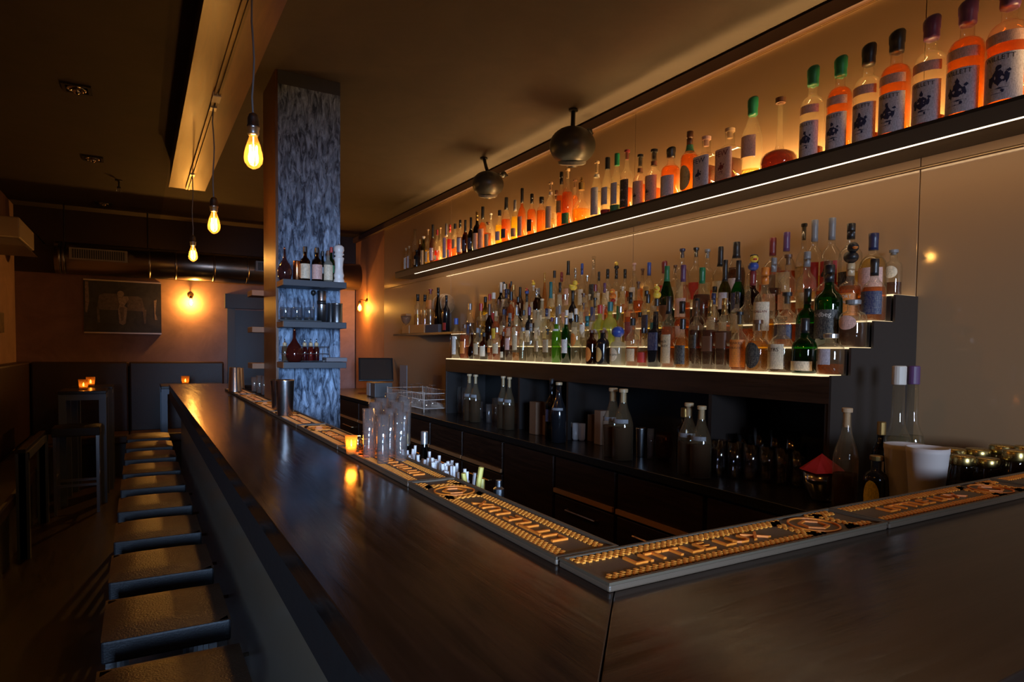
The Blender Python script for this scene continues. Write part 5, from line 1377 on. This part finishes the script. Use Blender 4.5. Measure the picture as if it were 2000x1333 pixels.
# ventilation duct
DY = FY-.34
dl, dr = at(108, 500, Y=DY), at(600, 520, Y=DY)
dtop, dbot = at(250, 482, Y=DY).z, at(250, 541, Y=DY).z
rD = (dtop-dbot)/2; zD = (dtop+dbot)/2
t = thing('ventilation_duct', 'round galvanised ventilation duct hanging along the top of the far wall', 'duct', (0, DY, zD))
ry_ = Matrix.Rotation(R(90), 3, 'Y')
obj('pipe', lathe(bmesh.new(), [(rD, dl.x), (rD, W-.05)], seg=32, rot=ry_), M_galv, t, smooth=True)
bm = bmesh.new()
for px in (118, 126, 291, 342, 416, 481):
    xx_ = at(px, 515, Y=DY).x; lathe(bm, [(rD*1.015, xx_-.012), (rD*1.015, xx_+.012)], seg=32, rot=ry_)
obj('joint_rings', bm, M_galv, t, smooth=True)
for a0, a1 in ((135, 249), (499, 560)):
    x0_, x1_ = at(a0, 500, Y=DY-rD).x, at(a1, 500, Y=DY-rD).x
    g = obj('vent_grille', box(x0_, x1_, -rD-.03, -rD*.8, -.055+.02, .075+.02), plain('grille_frame', (.30, .27, .25), .4), t, bevel=.004)
    obj('grille_opening', box(x0_+.02, x1_-.02, -rD-.032, -rD-.03, -.038+.02, .058+.02), M_black, g)
    bm = bmesh.new(); nn = int((x1_-x0_)/.022)
    for k_ in range(nn): 
        xq = x0_+.025+(x1_-x0_-.05)*k_/max(1, nn-1); bx(bm, xq-.003, xq+.003, -rD-.036, -rD-.031, -.038+.02, .058+.02)
    tag(obj('vent_slats', bm, MATS['grille_frame'], g), kind='stuff')
obj('hanger', tb([(.1, 0, rD), (.1, 0, CZ-zD)], .008), M_black, t); obj('hanger', tb([(-.7, 0, rD), (-.7, 0, CZ-zD)], .008), M_black, t)
# door
d0, dt = at(443, 573, Y=FY), at(443, 575, Y=FY).z
fr = plain('blue_black_frame', (.040, .046, .060), .5)
drx0 = d0.x
t = struct('door_1', box(drx0+.09, drx0+.95, FY-.02, FY-.002, 0.005, dt-.20), plain('blue_black_door', (.033, .040, .055), .45))
obj('door_handle', tb([(drx0+.80, FY-.025, 1.05), (drx0+.80, FY-.06, 1.05), (drx0+.70, FY-.06, 1.05)], .008), M_steel, t)
bm = box(drx0, drx0+.09, FY-.05, FY-.002, 0, dt-.18); bx(bm, drx0+.95, drx0+1.05, FY-.05, FY-.002, 0, dt-.18)
struct('trim_door_jamb', bm, fr)
struct('trim_door_head', box(drx0-.03, drx0+1.08, FY-.10, FY-.002, dt-.18, dt), fr)
# banquettes
BT = at(240, 707, Y=FY-.1).z
M_bq = plain('chestnut_leatherette', (.028, .012, .009), .42, bump=.15, bscale=120)
t = thing('banquette_bench', 'long dark leather banquette with high back along the far wall', 'bench', (0, 0, 0))
bxs = [LX+.02, at(249, 760, Y=FY-.1).x-.3, at(252, 760, Y=FY-.1).x, at(437, 760, Y=FY-.1).x]
for a0, a1 in ((LX+.14, bxs[2]-.004), (bxs[2]+.004, bxs[3])):
    obj('back_cushion', box(a0, a1, FY-.13, FY-.004, .44, BT), M_bq, t, bevel=.02)
    obj('seat_cushion', box(a0, a1, FY-.60, FY-.14, .36, .46), M_bq, t, bevel=.02)
obj('bench_base', box(LX+.14, bxs[3], FY-.55, FY-.02, 0, .36), M_black, t)
t = thing('banquette_bench', 'dark leather banquette along the left wall, joining the far one', 'bench', (0, 0, 0))
obj('back_cushion', box(LX+.004, LX+.13, 4.2, FY-.01, .44, BT), M_bq, t, bevel=.02)
obj('seat_cushion', box(LX+.14, LX+.45, 4.2, FY-.62, .36, .46), M_bq, t, bevel=.02)
obj('bench_base', box(LX+.02, LX+.42, 4.2, FY-.62, 0, .36), M_black, t)
# tables
M_tm = plain('blue_grey_metal', (.10, .12, .15), .4, metal=.4)
M_tt = plain('dark_table_top', (.022, .018, .018), .25)
def table(x0, x1, y0, y1, h, label, th=.03, s=.028):
    cx_, cy_ = (x0+x1)/2, (y0+y1)/2
    t = thing('table', label, 'table', (cx_, cy_, 0))
    obj('table_top', box(x0-cx_, x1-cx_, y0-cy_, y1-cy_, h-th, h), M_tt, t, bevel=.004)
    hx, hy_ = (x1-x0)/2-.03, (y1-y0)/2-.03
    for sx in (-1, 1):
        for sy in (-1, 1): obj('leg', box(sx*hx-s, sx*hx+s, sy*hy_-s, sy*hy_+s, 0, h-th), M_tm, t)
    bm = bmesh.new()
    for sy in (-1, 1): bx(bm, -hx+s, hx-s, sy*hy_-s*.8, sy*hy_+s*.8, h-th-.055, h-th)
    for sx in (-1, 1): bx(bm, sx*hx-s*.8, sx*hx+s*.8, -hy_+s, hy_-s, h-th-.055, h-th)
    obj('apron', bm, M_tm, t)
    return t
ta, tbb = at(115, 764, Z=1.05), at(207, 764, Z=1.05)
table(ta.x, tbb.x, ta.y-.1, ta.y+.42, 1.05, 'square high table with blue grey metal legs and tealight')
table(ta.x+.04, tbb.x+.03, ta.y+.55, ta.y+1.0, 1.05, 'second high table standing behind the first one')
tr_ = at(313, 752, Y=7.9)
table(tr_.x, tr_.x+.62, 7.6, 8.15, tr_.z, 'high table with metal legs behind the far end of the bar')
p = at(75, 842, Z=.76)
table(LX+.47, p.x+.05, p.y-1.1, p.y-.0, .76, 'low dark dining table with metal frame legs at the left edge')
q0, q1 = at(115, 827, Z=.74), at(200, 827, Z=.74)
bar_stool((q0.x+q1.x)/2, ta.y-.32, 'square stool with blue grey metal legs before the high table', None, w=q1.x-q0.x, d=.30, h=.76, th=.08, mtop=M_seatside)
for px, by, X_, lb in ((163, 757, ta.y+.12, 'tealight in ribbed glass on the nearer high table'), (177, 748, ta.y+.66, 'tealight in ribbed glass on the table just behind'), (362, 748, 7.8, 'tealight in glass on the table behind the far bar end')):
    zt = 1.05 if px < 300 else tr_.z
    c_ = at(px, by, Y=X_)
    t = thing('tealight_holder', lb, 'candle', (c_.x, X_, zt+.001), 0, None)
    obj('glass_cup', lat([(.030,0),(.034,.004),(.042,.095),(.040,.095),(.030,.012),(.002,.010)], seg=18), MATS['tealight_glass'], t, smooth=True)
    obj('wax', lat([(.026,.012),(.026,.028)], seg=14), MATS['wax'], t)
    obj('flame', lat([(.002,.032),(.008,.040),(.005,.055),(.001,.066)], seg=10), MATS['candle_flame'], t, smooth=True)
    glow((c_.x, X_, zt+.06), .12)
# air conditioner on the left wall
ac0 = at(38, 422, Y=7.0)
t = thing('air_conditioner', 'white wall air conditioner box high in the left corner', 'air conditioner', (LX, 7.0, 0))
zt_, zb_ = at(38, 424, Y=7.0).z, at(35, 465, Y=7.0).z
xw = at(38, 440, Y=7.0).x - LX
obj('casing', box(.002, xw, 0, .9, zb_, zt_), plain('ac_white', (.22, .17, .15), .5), t, bevel=.012)
bm = mesh_prism([(.002, .02), (xw-.02, .02), (xw-.02, .88), (.002, .88)], zb_-.06, zb_-.001)
for v in bm.verts:
    if v.co.z < zb_-.03 and v.co.x > .05: v.co.x += .05; 
obj('air_flap', bm, plain('ac_flap', (.12, .09, .08), .5), t)
obj('cable', tb([(xw*.6, .9, zt_-.05), (xw*.8, 1.3, zt_+.08), (xw, 1.7, zt_)], .008), M_black, t)
# recessed ceiling spots and sprinkler
for (px, py, n_) in ((150, 172, 'nearest'), (181, 309, 'middle'), (203, 397, 'farthest')):
    c_ = at(px, py, Z=CZ)
    t = thing('recessed_spotlight', 'square unlit chrome ceiling spotlight, %s of three on the left' % n_, 'ceiling light', (c_.x, c_.y, CZ-.001), 0, 'recessed ceiling spotlights')
    s = .075
    bm = bmesh.new()
    for a0, a1, b0, b1 in ((-s, s, -s, -s+.018), (-s, s, s-.018, s), (-s, -s+.018, -s+.018, s-.018), (s-.018, s, -s+.018, s-.018)): bx(bm, a0, a1, b0, b1, -.010, 0)
    obj('frame', bm, M_black, t)
    obj('reflector', lat([(.056, -.003), (.050, -.012), (.035, -.02), (.033, -.006)], seg=24), M_chrome, t, smooth=True)
    bm = bmesh.new(); ball(bm, (0, 0, -.012), .024, seg=16, rings=8); obj('lamp_glass', bm, M_chrome, t, smooth=True)
c_ = at(232, 352, Z=CZ)
t = thing('sprinkler_head', 'small black sprinkler under the ceiling between the spotlights', 'sprinkler', (c_.x, c_.y, CZ-.001))
obj('pipe', lat([(.03, 0), (.03, -.006), (.008, -.01), (.008, -.06), (.016, -.062), (.016, -.075)], seg=16), M_black, t)
bm = bmesh.new()
for k_ in range(6): tube(bm, [(.012*cos(k_), .012*sin(k_), -.075), (.022*cos(k_), .022*sin(k_), -.105)], .0025, 5)
obj('deflector', bm, M_steel, t)
# small notice on the left wall
l_ = at(4, 600, X=LX)
t = thing('wall_poster', 'narrow dark framed poster at the left edge of the photo', 'picture', (LX+.002, l_.y-.6, 0))
obj('poster_board', box(0, .02, -.4, .55, at(4, 650, X=LX).z, at(4, 612, X=LX).z), mottled('poster_print', (.03, .02, .02), (.14, .09, .07), 8, .5, bump=0), t)
# swivel light switch and frame details on the splash wall
c_ = at(857, 563, X=W-.006)
